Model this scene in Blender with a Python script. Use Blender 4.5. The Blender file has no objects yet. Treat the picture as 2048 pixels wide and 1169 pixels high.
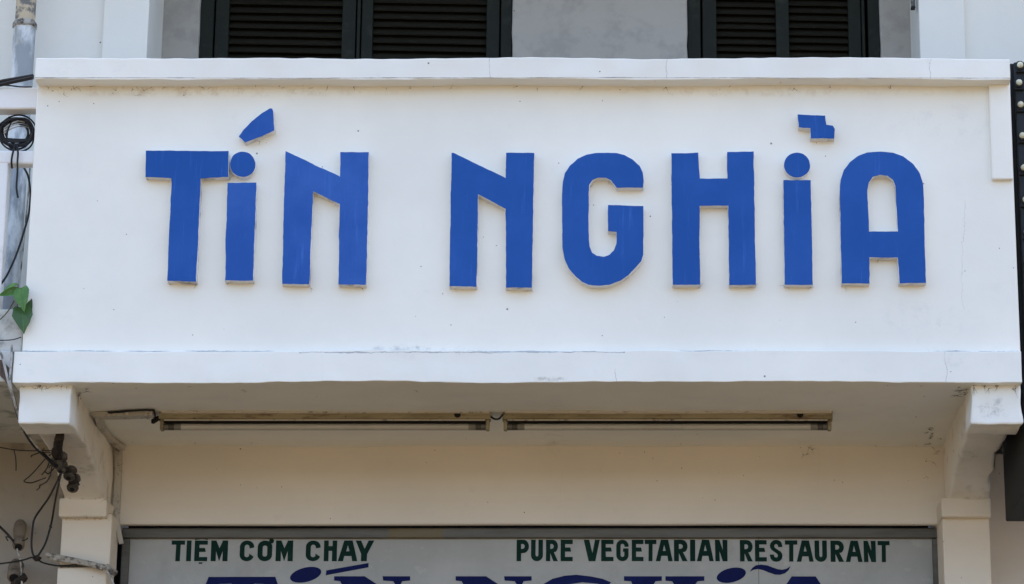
import bpy, bmesh, math, random
from mathutils import Vector, Matrix, noise

random.seed(7)
SC = bpy.context.scene
COL = SC.collection

# ------------------------------------------------------------------ camera
PITCH = math.atan(0.292)
FPX = 5840.0                      # focal length in photograph pixels (2048 wide)
U0, V0 = 1240.0, 584.5            # principal point in the photograph
DCAM, HCAM = 10.54, 1.6           # distance to the balcony front, eye height
cam_data = bpy.data.cameras.new('camera')
cam = bpy.data.objects.new('camera', cam_data)
COL.objects.link(cam)
cam.location = (0, -DCAM, HCAM)
cam.rotation_euler = (math.pi / 2 + PITCH, 0, 0)
cam_data.sensor_width = 36
cam_data.lens = 36 * FPX / 2048
cam_data.shift_x = -(U0 - 1024) / 2048
cam_data.clip_end = 2000
SC.camera = cam

# ------------------------------------------------------------------ light
SUN_EL, SUN_ROT = math.radians(60), math.radians(14)
world = bpy.data.worlds.new('World'); SC.world = world; world.use_nodes = True
wn = world.node_tree
sky = wn.nodes.new('ShaderNodeTexSky'); sky.sky_type = 'NISHITA'; sky.sun_disc = False
sky.sun_elevation = SUN_EL; sky.sun_rotation = SUN_ROT
sky.air_density = 1.0; sky.dust_density = 4.0; sky.ozone_density = 1.0
bg = wn.nodes['Background']; bg.inputs['Strength'].default_value = 0.15
wn.links.new(sky.outputs['Color'], bg.inputs['Color'])
sd = bpy.data.lights.new('sun', 'SUN'); sd.energy = 2.5; sd.angle = math.radians(0.5); sd.color = (1.0, 0.93, 0.82)
sun = bpy.data.objects.new('sun', sd); COL.objects.link(sun)
to_sun = Vector((math.sin(SUN_ROT) * math.cos(SUN_EL), math.cos(SUN_ROT) * math.cos(SUN_EL), math.sin(SUN_EL)))
sun.rotation_euler = to_sun.to_track_quat('Z', 'Y').to_euler()
SC.view_settings.view_transform = 'Standard'
SC.view_settings.look = 'None'
SC.view_settings.gamma = 1
SC.view_settings.exposure = 2.04

# ------------------------------------------------------------------ geometry helpers
_cp, _sp = math.cos(PITCH), math.sin(PITCH)
def _ray(u, v):
    a, b = (u - U0) / FPX, (V0 - v) / FPX
    return Vector((a, _cp - b * _sp, _sp + b * _cp))
def P(u, v, Y=0.0):
    """point on the upright plane at depth Y that is seen at (u, v)"""
    d = _ray(u, v); t = (Y + DCAM) / d.y
    return Vector((d.x * t, Y, HCAM + d.z * t))
def PZ(u, v, Z):
    """point on the level plane at height Z that is seen at (u, v)"""
    d = _ray(u, v); t = (Z - HCAM) / d.z
    return Vector((d.x * t, -DCAM + d.y * t, Z))
def X(u, v, Y): return P(u, v, Y).x
def Zt(v, Y): return P(U0, v, Y).z

def tag(o, label=None, cat=None, group=None, kind=None):
    if label: o['label'] = label
    if cat: o['category'] = cat
    if group: o['group'] = group
    if kind: o['kind'] = kind
    return o
def empty(name, loc, label, cat, group=None):
    o = bpy.data.objects.new(name, None); COL.objects.link(o)
    o.location = loc; o.empty_display_size = 0.1
    return tag(o, label, cat, group)
def attach(o, parent):
    if parent is not None:
        o.parent = parent
        if parent.type == 'EMPTY':
            o.matrix_parent_inverse = Matrix.Translation(-Vector(parent.location))
    return o
def link(name, me, mats, parent=None):
    o = bpy.data.objects.new(name, me); COL.objects.link(o)
    for m in (mats if isinstance(mats, (list, tuple)) else [mats]):
        if len(me.materials) < (len(mats) if isinstance(mats, (list, tuple)) else 1):
            me.materials.append(m)
    return attach(o, parent)
def done(name, bm, mats, parent=None, smooth=35):
    bmesh.ops.recalc_face_normals(bm, faces=bm.faces)
    me = bpy.data.meshes.new(name); bm.to_mesh(me); bm.free()
    if smooth:
        me.shade_smooth(); me.set_sharp_from_angle(angle=math.radians(smooth))
    return link(name, me, mats, parent)

def box_bm(x0, x1, y0, y1, z0, z1, bev=0.0, step=0.0, amp=0.0, freq=1.7, seed=0.0, seg=2, fine=0.0):
    """hand-plastered block: bevelled, cut along its length and pushed a little out of true"""
    bm = bmesh.new()
    bmesh.ops.create_cube(bm, size=1.0)
    for w in bm.verts:
        w.co = Vector((x0 if w.co.x < 0 else x1, y0 if w.co.y < 0 else y1, z0 if w.co.z < 0 else z1))
    if bev:
        bmesh.ops.bevel(bm, geom=list(bm.edges), offset=bev, segments=seg, profile=0.5, affect='EDGES')
    if step:
        for ax, (a, b) in enumerate(((x0, x1), (y0, y1), (z0, z1))):
            n = int(min(170 if ax == 0 else 40, (b - a) / step))
            for i in range(1, n):
                c = Vector((0, 0, 0)); c[ax] = a + (b - a) * i / n
                nn = Vector((0, 0, 0)); nn[ax] = 1
                bmesh.ops.bisect_plane(bm, geom=list(bm.verts) + list(bm.edges) + list(bm.faces), plane_co=c, plane_no=nn)
    if amp:
        s = Vector((seed * 7.3, seed * 3.1, seed * 1.7))
        for w in bm.verts:
            w.co += noise.noise_vector(w.co * freq + s) * amp
            if fine: w.co += noise.noise_vector(w.co * 14 + s) * fine
    return bm
def block(name, x0, x1, y0, y1, z0, z1, m, parent, bev=0.006, step=0.09, amp=0.003, **k):
    return done(name, box_bm(x0, x1, y0, y1, z0, z1, bev, step, amp, **k), m, parent, 16)
def plainbox(name, x0, x1, y0, y1, z0, z1, m, parent=None, bev=0.0):
    return done(name, box_bm(x0, x1, y0, y1, z0, z1, bev, seg=2), m, parent)

def catmull(pts, n=6):
    if len(pts) < 3: return list(pts)
    q = [pts[0] * 2 - pts[1]] + list(pts) + [pts[-1] * 2 - pts[-2]]
    out = []
    for i in range(1, len(q) - 2):
        a, b, c, d = q[i - 1], q[i], q[i + 1], q[i + 2]
        for k in range(n):
            t = k / n
            out.append(0.5 * ((2 * b) + (c - a) * t + (2 * a - 5 * b + 4 * c - d) * t * t + (3 * b - a - 3 * c + d) * t ** 3))
    out.append(pts[-1])
    return out
def tube_into(bm, pts, r, sides=7, radii=None, caps=True):
    rings = []
    up = Vector((0.31, -0.9, 0.2)).normalized()
    for i, p in enumerate(pts):
        a = pts[max(0, i - 1)]; b = pts[min(len(pts) - 1, i + 1)]
        t = (b - a).normalized() if (b - a).length > 1e-9 else Vector((0, 0, 1))
        n = (up - t * up.dot(t))
        if n.length < 1e-4: n = t.orthogonal()
        n.normalize(); up = n; bn = t.cross(n)
        rr = radii[i] if radii else r
        rings.append([bm.verts.new(p + (n * math.cos(2 * math.pi * k / sides) + bn * math.sin(2 * math.pi * k / sides)) * rr) for k in range(sides)])
    for a, b in zip(rings, rings[1:]):
        for k in range(sides):
            bm.faces.new((a[k], a[(k + 1) % sides], b[(k + 1) % sides], b[k]))
    if caps:
        bm.faces.new(rings[0][::-1]); bm.faces.new(rings[-1])
def tube(name, pts, r, m, parent=None, sides=7, n=6, radii=None, curve=True):
    bm = bmesh.new(); tube_into(bm, catmull(pts, n) if curve else pts, r, sides, radii)
    return done(name, bm, m, parent, 50)
def lathe_into(bm, base, axis, prof, sides=16):
    """prof: (distance along the axis, radius)"""
    axis = axis.normalized(); n = axis.orthogonal().normalized(); b = axis.cross(n)
    rings = [[bm.verts.new(base + axis * h + (n * math.cos(2 * math.pi * k / sides) + b * math.sin(2 * math.pi * k / sides)) * r) for k in range(sides)] for h, r in prof]
    for p, q in zip(rings, rings[1:]):
        for k in range(sides):
            bm.faces.new((p[k], p[(k + 1) % sides], q[(k + 1) % sides], q[k]))
    bm.faces.new(rings[0][::-1]); bm.faces.new(rings[-1])

def flat_mesh(loops, Y, depth):
    """outlines (lists of world x, z; holes by even-odd) filled and given a thickness towards the street: front at Y, back at Y+depth"""
    cu = bpy.data.curves.new('outline', 'CURVE'); cu.dimensions = '2D'; cu.fill_mode = 'BOTH'; cu.extrude = depth / 2
    for lp in loops:
        s = cu.splines.new('POLY'); s.points.add(len(lp) - 1); s.use_cyclic_u = True
        for q, (x, z) in zip(s.points, lp): q.co = (x, z, 0, 1)
    ob = bpy.data.objects.new('outline', cu)
    COL.objects.link(ob)
    dg = bpy.context.evaluated_depsgraph_get(); dg.update()
    me = bpy.data.meshes.new_from_object(ob.evaluated_get(dg))
    COL.objects.unlink(ob); bpy.data.objects.remove(ob); bpy.data.curves.remove(cu)
    me.materials.clear()
    for w in me.vertices:
        x, z, d = w.co; w.co = (x, Y + depth / 2 - d, z)
    me.update()
    return me
def join_meshes(parts):
    """[(mesh, slot)] -> one mesh"""
    bm = bmesh.new()
    for me, slot in parts:
        n = len(bm.faces); bm.from_mesh(me); bm.faces.ensure_lookup_table()
        for f in bm.faces[n:]: f.material_index = slot
        bpy.data.meshes.remove(me)
    bmesh.ops.recalc_face_normals(bm, faces=bm.faces)
    me = bpy.data.meshes.new('letter'); bm.to_mesh(me); bm.free()
    return me

# ------------------------------------------------------------------ materials
class NT:
    def __init__(self, name):
        self.m = bpy.data.materials.new(name); self.m.use_nodes = True
        self.t = self.m.node_tree; self.bsdf = self.t.nodes['Principled BSDF']
        self.pos = self.t.nodes.new('ShaderNodeNewGeometry').outputs['Position']
    def n(self, k, **kw):
        x = self.t.nodes.new(k)
        for a, b in kw.items(): setattr(x, a, b)
        return x
    def l(self, a, b): self.t.links.new(a, b)
    def setin(self, sock, v):
        if isinstance(v, (int, float)): sock.default_value = v
        elif isinstance(v, tuple): sock.default_value = v if len(v) != 3 or sock.type == 'VECTOR' else (*v, 1)
        else: self.l(v, sock)
    def math(self, op, a, b=0.0, c=0.0):
        x = self.n('ShaderNodeMath', operation=op)
        for s, v in zip(x.inputs, (a, b, c)): self.setin(s, v)
        return x.outputs[0]
    def noise(self, scale, detail=4, rough=0.55, vec=None, off=0.0, stretch=None):
        x = self.n('ShaderNodeTexNoise'); x.inputs['Scale'].default_value = scale
        x.inputs['Detail'].default_value = detail; x.inputs['Roughness'].default_value = rough
        v = vec or self.pos
        mp = self.n('ShaderNodeMapping'); self.l(v, mp.inputs['Vector']); mp.inputs['Location'].default_value = (off, off * 1.7, off * .6)
        if stretch: mp.inputs['Scale'].default_value = stretch
        self.l(mp.outputs[0], x.inputs['Vector'])
        return x.outputs['Fac']
    def ramp(self, f, lo, hi):
        x = self.n('ShaderNodeMapRange'); x.interpolation_type = 'SMOOTHSTEP'
        self.l(f, x.inputs['Value']); x.inputs['From Min'].default_value = lo; x.inputs['From Max'].default_value = hi
        return x.outputs['Result']
    def mix(self, f, a, b):
        x = self.n('ShaderNodeMix', data_type='RGBA')
        self.setin(x.inputs['Factor'], f); self.setin(x.inputs['A'], a); self.setin(x.inputs['B'], b)
        return x.outputs['Result']
    def xyz(self):
        s = self.n('ShaderNodeSeparateXYZ'); self.l(self.pos, s.inputs[0]); return s.outputs
    def bump(self, h, strength, dist=0.01):
        x = self.n('ShaderNodeBump'); x.inputs['Strength'].default_value = strength; x.inputs['Distance'].default_value = dist
        self.l(h, x.inputs['Height']); self.l(x.outputs[0], self.bsdf.inputs['Normal'])
    def out(self, col, rough, metal=0.0, spec=0.4):
        self.setin(self.bsdf.inputs['Base Color'], col); self.setin(self.bsdf.inputs['Roughness'], rough)
        self.bsdf.inputs['Metallic'].default_value = metal; self.bsdf.inputs['Specular IOR Level'].default_value = spec
        return self.m

def plaster(name, base, dirt=(0.42, 0.41, 0.39), dirt_amt=0.25, speck=0.985, hcracks=(), vcracks=(), bump=0.25, patches=(), off=0.0, smudge=0.60):
    N = NT(name); x = N.xyz()
    big = N.ramp(N.noise(1.6, 5, 0.6, off=off), 0.3, 0.72)
    col = N.mix(big, tuple(c * 0.95 for c in base), tuple(min(0.86, c * 1.03) for c in base))
    mid = N.ramp(N.noise(9, 6, 0.65, off=off + 3), smudge, smudge + 0.2)
    col = N.mix(N.math('MULTIPLY', mid, dirt_amt), col, dirt)
    streak = N.ramp(N.noise(5, 5, 0.6, off=off + 8, stretch=(6, 6, 0.5)), 0.62, 0.85)
    col = N.mix(N.math('MULTIPLY', streak, dirt_amt * 0.6), col, dirt)
    # fly specks and pin holes
    for sc, thr, rad in ((26, speck, 0.10), (60, speck + 0.006, 0.13)):
        vo = N.n('ShaderNodeTexVoronoi'); vo.inputs['Scale'].default_value = sc; N.l(N.pos, vo.inputs['Vector'])
        sel = N.n('ShaderNodeSeparateColor'); N.l(vo.outputs['Color'], sel.inputs[0])
        f = N.math('MULTIPLY', N.math('GREATER_THAN', sel.outputs[0], thr), N.math('LESS_THAN', vo.outputs['Distance'], rad))
        col = N.mix(N.math('MULTIPLY', f, 0.8), col, (0.06, 0.055, 0.05))
    crk = None
    wob = N.math('SUBTRACT', N.noise(2.6, 6, 0.62, off=off + 11), 0.5)
    wid = N.noise(7, 5, 0.7, off=off + 20)
    wob = N.math('ADD', wob, N.math('MULTIPLY', N.math('SUBTRACT', N.noise(17, 5, 0.7, off=off + 2), 0.5), 0.5))
    gn = N.n('ShaderNodeNewGeometry'); sn = N.n('ShaderNodeSeparateXYZ'); N.l(gn.outputs['Normal'], sn.inputs[0])
    front = N.math('LESS_THAN', sn.outputs[1], -0.5)
    for (z0, x0, x1, amp, w, colr) in hcracks:
        d = N.math('ABSOLUTE', N.math('SUBTRACT', N.math('SUBTRACT', x[2], z0), N.math('MULTIPLY', wob, amp)))
        ww = N.math('MULTIPLY', N.ramp(wid, 0.38, 0.75), w)
        f = N.math('LESS_THAN', d, N.math('ADD', ww, w * 0.26))
        f = N.math('MULTIPLY', f, N.math('MULTIPLY', N.math('GREATER_THAN', x[0], x0), N.math('LESS_THAN', x[0], x1)))
        f = N.math('MULTIPLY', f, front)
        col = N.mix(N.math('MULTIPLY', f, 0.75), col, colr)
    for (x0, z0, z1, amp, w) in vcracks:
        d = N.math('ABSOLUTE', N.math('SUBTRACT', N.math('SUBTRACT', x[0], x0), N.math('MULTIPLY', wob, amp * 2.5)))
        f = N.math('MULTIPLY', N.math('LESS_THAN', d, N.math('MULTIPLY', wid, w)), front)
        f = N.math('MULTIPLY', f, N.math('MULTIPLY', N.math('GREATER_THAN', x[2], z0), N.math('LESS_THAN', x[2], z1)))
        col = N.mix(N.math('MULTIPLY', f, 0.45), col, (0.25, 0.25, 0.26))
    for (px, pz, rx, rz, lo, colr, amt) in patches:   # stains with a place of their own; the parapet's brown band is also painted shade
        dx = N.math('DIVIDE', N.math('SUBTRACT', x[0], px), rx); dz = N.math('DIVIDE', N.math('SUBTRACT', x[2], pz), rz)
        r = N.math('SQRT', N.math('ADD', N.math('MULTIPLY', dx, dx), N.math('MULTIPLY', dz, dz)))
        fall = N.math('SUBTRACT', 1.0, N.ramp(r, 0.2, 1.0))
        f = N.math('MULTIPLY', fall, N.ramp(N.noise(16, 9, 0.75, off=px), lo + 0.04, lo + 0.28))
        col = N.mix(N.math('MULTIPLY', f, amt), col, colr)
    h = N.math('ADD', N.math('MULTIPLY', N.noise(5, 4, 0.5, off=off), 1.0), N.math('MULTIPLY', N.noise(120, 5, 0.7), 0.10))
    N.bump(h, bump, 0.012)
    return N.out(col, 0.85, 0, 0.25)

def simple(name, base, rough=0.6, var=0.25, scale=12, bump=0.1, metal=0.0, spec=0.25, col2=None, lo=0.45, hi=0.7, stretch=None, detail=5, bscale=70):
    N = NT(name)
    f = N.ramp(N.noise(scale, detail, 0.65, stretch=stretch), lo, hi)
    c2 = col2 or tuple(min(1, c * (1 + var)) for c in base)
    col = N.mix(f, base, c2)
    if bump: N.bump(N.noise(bscale, 5, 0.65, stretch=stretch), bump, 0.004)
    return N.out(col, rough, metal, spec)

z_slab = Zt(765, -0.03)          # underside of the balcony
z_bandtop = Zt(702, -0.03)
z_corn0, z_corn1 = Zt(158.5, -0.08), Zt(116, -0.08)
YW = 1.005                       # wall under the balcony
YU = 0.99                        # upper wall between the balconies
YR = 1.33                        # recessed wall with the shutters

WHITE = (0.83, 0.815, 0.75)
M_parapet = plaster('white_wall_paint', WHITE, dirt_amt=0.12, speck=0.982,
    hcracks=[(z_bandtop + 0.005, X(40, 700, 0), X(2036, 700, 0), 0.012, 0.0042, (0.22, 0.25, 0.28))],
    vcracks=[(X(1925, 470, 0), Zt(620, 0), Zt(400, 0), 0.03, 0.0011)],
    patches=[(X(420, 186, 0), Zt(184, 0), 1.1, 0.03, 0.40, (0.52, 0.42, 0.31), 0.55), (X(1500, 186, 0), Zt(184, 0), 1.2, 0.028, 0.42, (0.55, 0.46, 0.35), 0.5), (X(840, 245, 0), Zt(700, 0), 0.28, 0.03, 0.42, (0.25, 0.28, 0.31), 0.7), (X(1850, 640, 0), Zt(640, 0), 0.25, 0.14, 0.45, (0.55, 0.56, 0.58), 0.45),  # first two: brown band under the coping, part stain, part painted shade
             (X(1880, 250, 0), Zt(245, 0), 0.30, 0.12, 0.45, (0.6, 0.6, 0.61), 0.4)])
M_cornice = plaster('cornice_paint', (0.82, 0.808, 0.748), dirt_amt=0.15, speck=0.98, off=5,
    vcracks=[(X(1331, 140, -0.08), z_corn0, z_corn1, 0.03, 0.0035), (X(1867, 140, -0.08), z_corn0, z_corn1, 0.04, 0.0035), (X(978, 140, -0.08), z_corn0, z_corn1, 0.02, 0.0022)],
    hcracks=[(z_corn0 + 0.0045, -5, 5, 0.006, 0.0022, (0.2, 0.17, 0.14))],
    patches=[(X(1985, 135, -0.08), Zt(140, -0.08), 0.09, 0.05, 0.5, (0.3, 0.3, 0.31), 0.6), (X(180, 140, -0.08), Zt(140, -0.08), 0.25, 0.06, 0.45, (0.55, 0.56, 0.57), 0.35)])
M_slab = plaster('slab_paint', (0.825, 0.818, 0.765), dirt_amt=0.16, speck=0.985, off=9,
    vcracks=[(X(1893, 735, -0.03), z_slab, z_bandtop, 0.03, 0.003), (X(1232, 745, -0.03), z_slab, Zt(738, -0.03), 0.02, 0.0025)],
    hcracks=[(z_bandtop - 0.006, X(600, 700, 0), X(1250, 700, 0), 0.03, 0.0035, (0.3, 0.32, 0.34))],
    patches=[(X(1098, 757, -0.03), z_slab + 0.012, 0.10, 0.014, 0.40, (0.22, 0.20, 0.14), 0.75), (X(860, 712, -0.03), z_bandtop - 0.012, 0.22, 0.03, 0.5, (0.35, 0.36, 0.38), 0.6),
             (X(1940, 715, -0.03), z_bandtop - 0.03, 0.16, 0.05, 0.45, (0.45, 0.47, 0.5), 0.5), (X(1120, 720, -0.03), z_bandtop - 0.05, 0.12, 0.05, 0.5, (0.55, 0.52, 0.5), 0.5)])
M_bracket = plaster('bracket_paint', (0.775, 0.765, 0.715), dirt_amt=0.6, speck=0.98, off=13,
    patches=[(X(1985, 815, 0.02), Zt(818, 0.02), 0.09, 0.06, 0.43, (0.2, 0.21, 0.23), 0.8), (X(115, 830, 0.02), Zt(832, 0.02), 0.06, 0.05, 0.5, (0.4, 0.4, 0.41), 0.6)])
M_haunch = plaster('haunch_paint', (0.74, 0.70, 0.635), dirt=(0.36, 0.33, 0.28), dirt_amt=0.55, speck=0.965, off=15, smudge=0.52, bump=0.5)
M_lower = plaster('old_cream_paint', (0.71, 0.665, 0.60), dirt=(0.5, 0.46, 0.4), dirt_amt=0.3, speck=0.975, off=17)
M_lower_pil = plaster('pilaster_paint', (0.69, 0.63, 0.54), dirt=(0.42, 0.37, 0.30), dirt_amt=0.25, speck=0.972, off=19)
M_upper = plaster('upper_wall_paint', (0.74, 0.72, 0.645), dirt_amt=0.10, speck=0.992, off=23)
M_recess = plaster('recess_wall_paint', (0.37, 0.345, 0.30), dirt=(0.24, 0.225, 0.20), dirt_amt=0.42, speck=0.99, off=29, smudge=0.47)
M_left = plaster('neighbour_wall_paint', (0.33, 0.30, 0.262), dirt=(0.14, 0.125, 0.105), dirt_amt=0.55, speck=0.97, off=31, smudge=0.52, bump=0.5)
M_rail = plaster('neighbour_rail_paint', (0.78, 0.78, 0.77), dirt=(0.30, 0.31, 0.30), dirt_amt=0.45, speck=0.98, off=37, smudge=0.56)
M_grimy = plaster('grimy_ledge_paint', (0.56, 0.56, 0.53), dirt=(0.20, 0.22, 0.19), dirt_amt=0.8, speck=0.96, off=41, smudge=0.48, bump=0.6)
M_right = plaster('right_wall_paint', (0.62, 0.58, 0.53), dirt=(0.4, 0.37, 0.33), dirt_amt=0.3, speck=0.985, off=43)

def letter_paint(name, base, light, off):
    N = NT(name)
    f = N.ramp(N.noise(3.0, 5, 0.6, off=off), 0.35, 0.75)
    col = N.mix(f, base, light)
    br = N.ramp(N.noise(7, 6, 0.7, off=off + 4, stretch=(7, 1, 0.5)), 0.56, 0.8)
    col = N.mix(N.math('MULTIPLY', br, 0.55), col, tuple(min(1, c * 1.4 + 0.02) for c in light))
    ch = N.ramp(N.noise(55, 6, 0.75, off=off), 0.735, 0.76)
    col = N.mix(N.math('MULTIPLY', ch, 0.6), col, (0.45, 0.5, 0.62))
    N.bump(N.noise(60, 4, 0.6, stretch=(3, 1, 0.6)), 0.25, 0.003)
    return N.out(col, 0.7, 0, 0.12)
M_blue = letter_paint('blue_letter_paint', (0.016, 0.082, 0.325), (0.024, 0.10, 0.375), 0)
M_blue2 = letter_paint('blue_letter_paint_pale', (0.022, 0.092, 0.36), (0.040, 0.125, 0.43), 6)
M_edge = plaster('letter_edge_plaster', (0.74, 0.725, 0.70), dirt=(0.10, 0.09, 0.08), dirt_amt=0.75, speck=0.95, off=47, smudge=0.5)
M_green_paint = simple('sign_green_paint', (0.006, 0.026, 0.021), 0.8, col2=(0.010, 0.036, 0.029), scale=9, bump=0, spec=0.08)
M_navy_paint = simple('sign_navy_paint', (0.008, 0.013, 0.075), 0.8, col2=(0.011, 0.018, 0.095), scale=9, bump=0, spec=0.08)
M_shutter = simple('shutter_green_paint', (0.016, 0.0185, 0.0145), 0.65, col2=(0.032, 0.034, 0.027), scale=14, lo=0.5, hi=0.8, bump=0.3, spec=0.1)
M_slat = simple('shutter_slat_paint', (0.015, 0.0135, 0.009), 0.7, col2=(0.028, 0.024, 0.016), scale=16, lo=0.5, hi=0.8, bump=0.2, stretch=(1, 6, 6), spec=0.08)
M_black = simple('black_cable', (0.012, 0.012, 0.013), 0.45, bump=0, var=0.6)
M_greycable = simple('pale_grey_cable', (0.42, 0.42, 0.40), 0.6, col2=(0.10, 0.10, 0.095), scale=22, lo=0.45, hi=0.62, bump=0.1)
M_pvc = simple('old_conduit', (0.47, 0.44, 0.39), 0.55, col2=(0.14, 0.12, 0.10), scale=26, lo=0.55, hi=0.72, bump=0.15)
M_debris = simple('grimy_conduit', (0.38, 0.35, 0.30), 0.7, col2=(0.07, 0.06, 0.05), scale=30, lo=0.45, hi=0.62, bump=0.3)
M_porcelain = simple('soot_porcelain', (0.055, 0.047, 0.038), 0.45, col2=(0.20, 0.175, 0.14), scale=26, lo=0.5, hi=0.75, bump=0.15)
M_porcelain2 = simple('brown_porcelain', (0.19, 0.155, 0.12), 0.5, col2=(0.06, 0.048, 0.038), scale=22, lo=0.45, hi=0.7, bump=0.2)
M_iron = simple('sooty_iron', (0.018, 0.014, 0.011), 0.85, col2=(0.05, 0.035, 0.025), scale=40, bump=0.6)
M_alu = simple('dull_aluminium', (0.13, 0.125, 0.112), 0.5, col2=(0.085, 0.08, 0.07), scale=4, metal=0.35, stretch=(0.5, 3, 6), bump=0.05)
def frame_mat():
    N = NT('stained_frame_metal'); x = N.xyz()
    col = N.mix(N.ramp(N.noise(4, 6, 0.65, stretch=(0.6, 3, 6)), 0.4, 0.7), (0.13, 0.125, 0.112), (0.085, 0.08, 0.07))
    mid = X(832, 1066, YW + 0.055)
    ye = N.math('LESS_THAN', N.math('ABSOLUTE', N.math('SUBTRACT', x[0], mid)), 0.11)
    col = N.mix(N.math('MULTIPLY', ye, 0.55), col, (0.17, 0.125, 0.05))
    dr = N.ramp(N.noise(11, 7, 0.8, off=6, stretch=(1, 1, 0.4)), 0.62, 0.70)
    col = N.mix(N.math('MULTIPLY', dr, 0.6), col, (0.30, 0.28, 0.24))
    N.bump(N.noise(40, 4, 0.6), 0.15, 0.003)
    return N.out(col, 0.5, 0.3, 0.3)
M_frame = frame_mat()
M_glass_tube = simple('unlit_tube', (0.40, 0.385, 0.345), 0.2, col2=(0.33, 0.315, 0.28), scale=5, bump=0, spec=0.6)
M_tube_end = simple('tube_dark_end', (0.06, 0.055, 0.05), 0.3, bump=0)
M_tube_mid = simple('tube_smoky_end', (0.17, 0.16, 0.14), 0.3, bump=0)
M_dark_sign = simple('marquee_black', (0.010, 0.012, 0.014), 0.5, col2=(0.016, 0.018, 0.021), scale=6, bump=0.15)
M_dark_side = simple('marquee_side', (0.014, 0.015, 0.015), 0.7, col2=(0.020, 0.021, 0.021), scale=4, bump=0.1)
M_bulb = simple('cream_bulb', (0.62, 0.60, 0.44), 0.3, col2=(0.70, 0.68, 0.52), scale=30, bump=0)
M_void = simple('dark_shop_inside', (0.010, 0.010, 0.009), 0.9, bump=0)
M_brickbare = simple('bare_brick', (0.12, 0.085, 0.07), 0.9, col2=(0.055, 0.045, 0.04), scale=24, stretch=(6, 6, 0.7), bump=0.5)

def batten_mat():
    N = NT('yellowed_batten_enamel')
    col = N.mix(N.ramp(N.noise(4, 4, 0.6, stretch=(1, 4, 4)), 0.4, 0.7), (0.27, 0.235, 0.145), (0.17, 0.14, 0.08))
    rust = N.ramp(N.noise(6, 7, 0.75, off=2.0, stretch=(1, 5, 5)), 0.50, 0.66)
    col = N.mix(N.math('MULTIPLY', rust, 0.8), col, (0.10, 0.055, 0.026))
    chip = N.ramp(N.noise(24, 6, 0.75, off=5), 0.62, 0.68)
    col = N.mix(N.math('MULTIPLY', chip, 0.8), col, (0.04, 0.03, 0.02))
    N.bump(N.noise(70, 4, 0.6), 0.15, 0.002)
    return N.out(col, 0.5, 0, 0.4)
M_batten = batten_mat()
def pipe_mat():
    N = NT('weathered_drain_pipe')
    col = N.mix(N.ramp(N.noise(7, 5, 0.65, stretch=(1.5, 1.5, 0.5)), 0.42, 0.6), (0.30, 0.32, 0.33), (0.66, 0.67, 0.66))
    col = N.mix(N.ramp(N.noise(9, 6, 0.7, off=7, stretch=(1.6, 1.6, 0.45)), 0.55, 0.68), col, (0.33, 0.32, 0.22))
    x = N.xyz()
    hi = N.ramp(x[2], Zt(62, 0.85), Zt(50, 0.85))
    peel = N.mix(N.ramp(N.noise(16, 6, 0.7, off=3), 0.46, 0.54), (0.50, 0.41, 0.28), (0.16, 0.155, 0.14))
    col = N.mix(hi, col, peel)
    N.bump(N.noise(30, 6, 0.7), 0.6, 0.006)
    return N.out(col, 0.75, 0, 0.3)
M_pipe = pipe_mat()
def panel_mat():
    N = NT('sign_panel_paint'); x = N.xyz()
    col = N.mix(N.ramp(N.noise(2.2, 5, 0.65), 0.35, 0.7), (0.315, 0.32, 0.305), (0.39, 0.39, 0.38))
    sm = N.ramp(N.noise(8, 6, 0.7, off=4, stretch=(1, 1, 1.6)), 0.56, 0.76)
    col = N.mix(N.math('MULTIPLY', sm, 0.7), col, (0.50, 0.50, 0.50))
    gr = N.ramp(N.noise(3.5, 7, 0.75, off=9, stretch=(1, 1, 0.5)), 0.52, 0.75)
    col = N.mix(N.math('MULTIPLY', gr, 0.45), col, (0.22, 0.215, 0.20))
    seam = N.math('LESS_THAN', N.math('ABSOLUTE', N.math('SUBTRACT', x[0], X(1517, 1110, YW + 0.07))), 0.0018)
    col = N.mix(N.math('MULTIPLY', seam, 0.75), col, (0.12, 0.12, 0.12))
    N.bump(N.noise(30, 4, 0.6), 0.06, 0.003)
    return N.out(col, N.math('ADD', 0.38, N.math('MULTIPLY', sm, 0.25)), 0, 0.4)
M_panel = panel_mat()
def leaf_mat(name, a, b):
    N = NT(name)
    col = N.mix(N.ramp(N.noise(30, 4, 0.6), 0.4, 0.7), a, b)
    N.bump(N.noise(90, 3, 0.6), 0.2, 0.002)
    m = N.out(col, 0.4, 0, 0.4)
    return m
M_leaf = leaf_mat('leaf_green', (0.06, 0.16, 0.025), (0.10, 0.235, 0.045))
M_leaf2 = leaf_mat('leaf_dark_green', (0.035, 0.085, 0.018), (0.055, 0.12, 0.028))
M_stem = simple('brown_stem', (0.10, 0.08, 0.05), 0.8, bump=0.2)
M_ground = simple('warm_concrete_paving', (0.118, 0.086, 0.045), 0.85, col2=(0.097, 0.07, 0.038), scale=0.6, bump=0.1)  # unseen ground; warm colour chosen for the light it bounces upward
M_web = simple('sooty_cobweb', (0.05, 0.043, 0.036), 0.95, bump=0)
M_roof = simple('grey_roof', (0.25, 0.24, 0.23), 0.9, bump=0.2)

# ------------------------------------------------------------------ ground
bm = bmesh.new()
vs = [bm.verts.new(c) for c in ((-250, -250, 0), (250, -250, 0), (250, 250, 0), (-250, 250, 0))]
bm.faces.new(vs)
tag(done('ground', bm, M_ground, None, 0), kind='structure')

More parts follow.
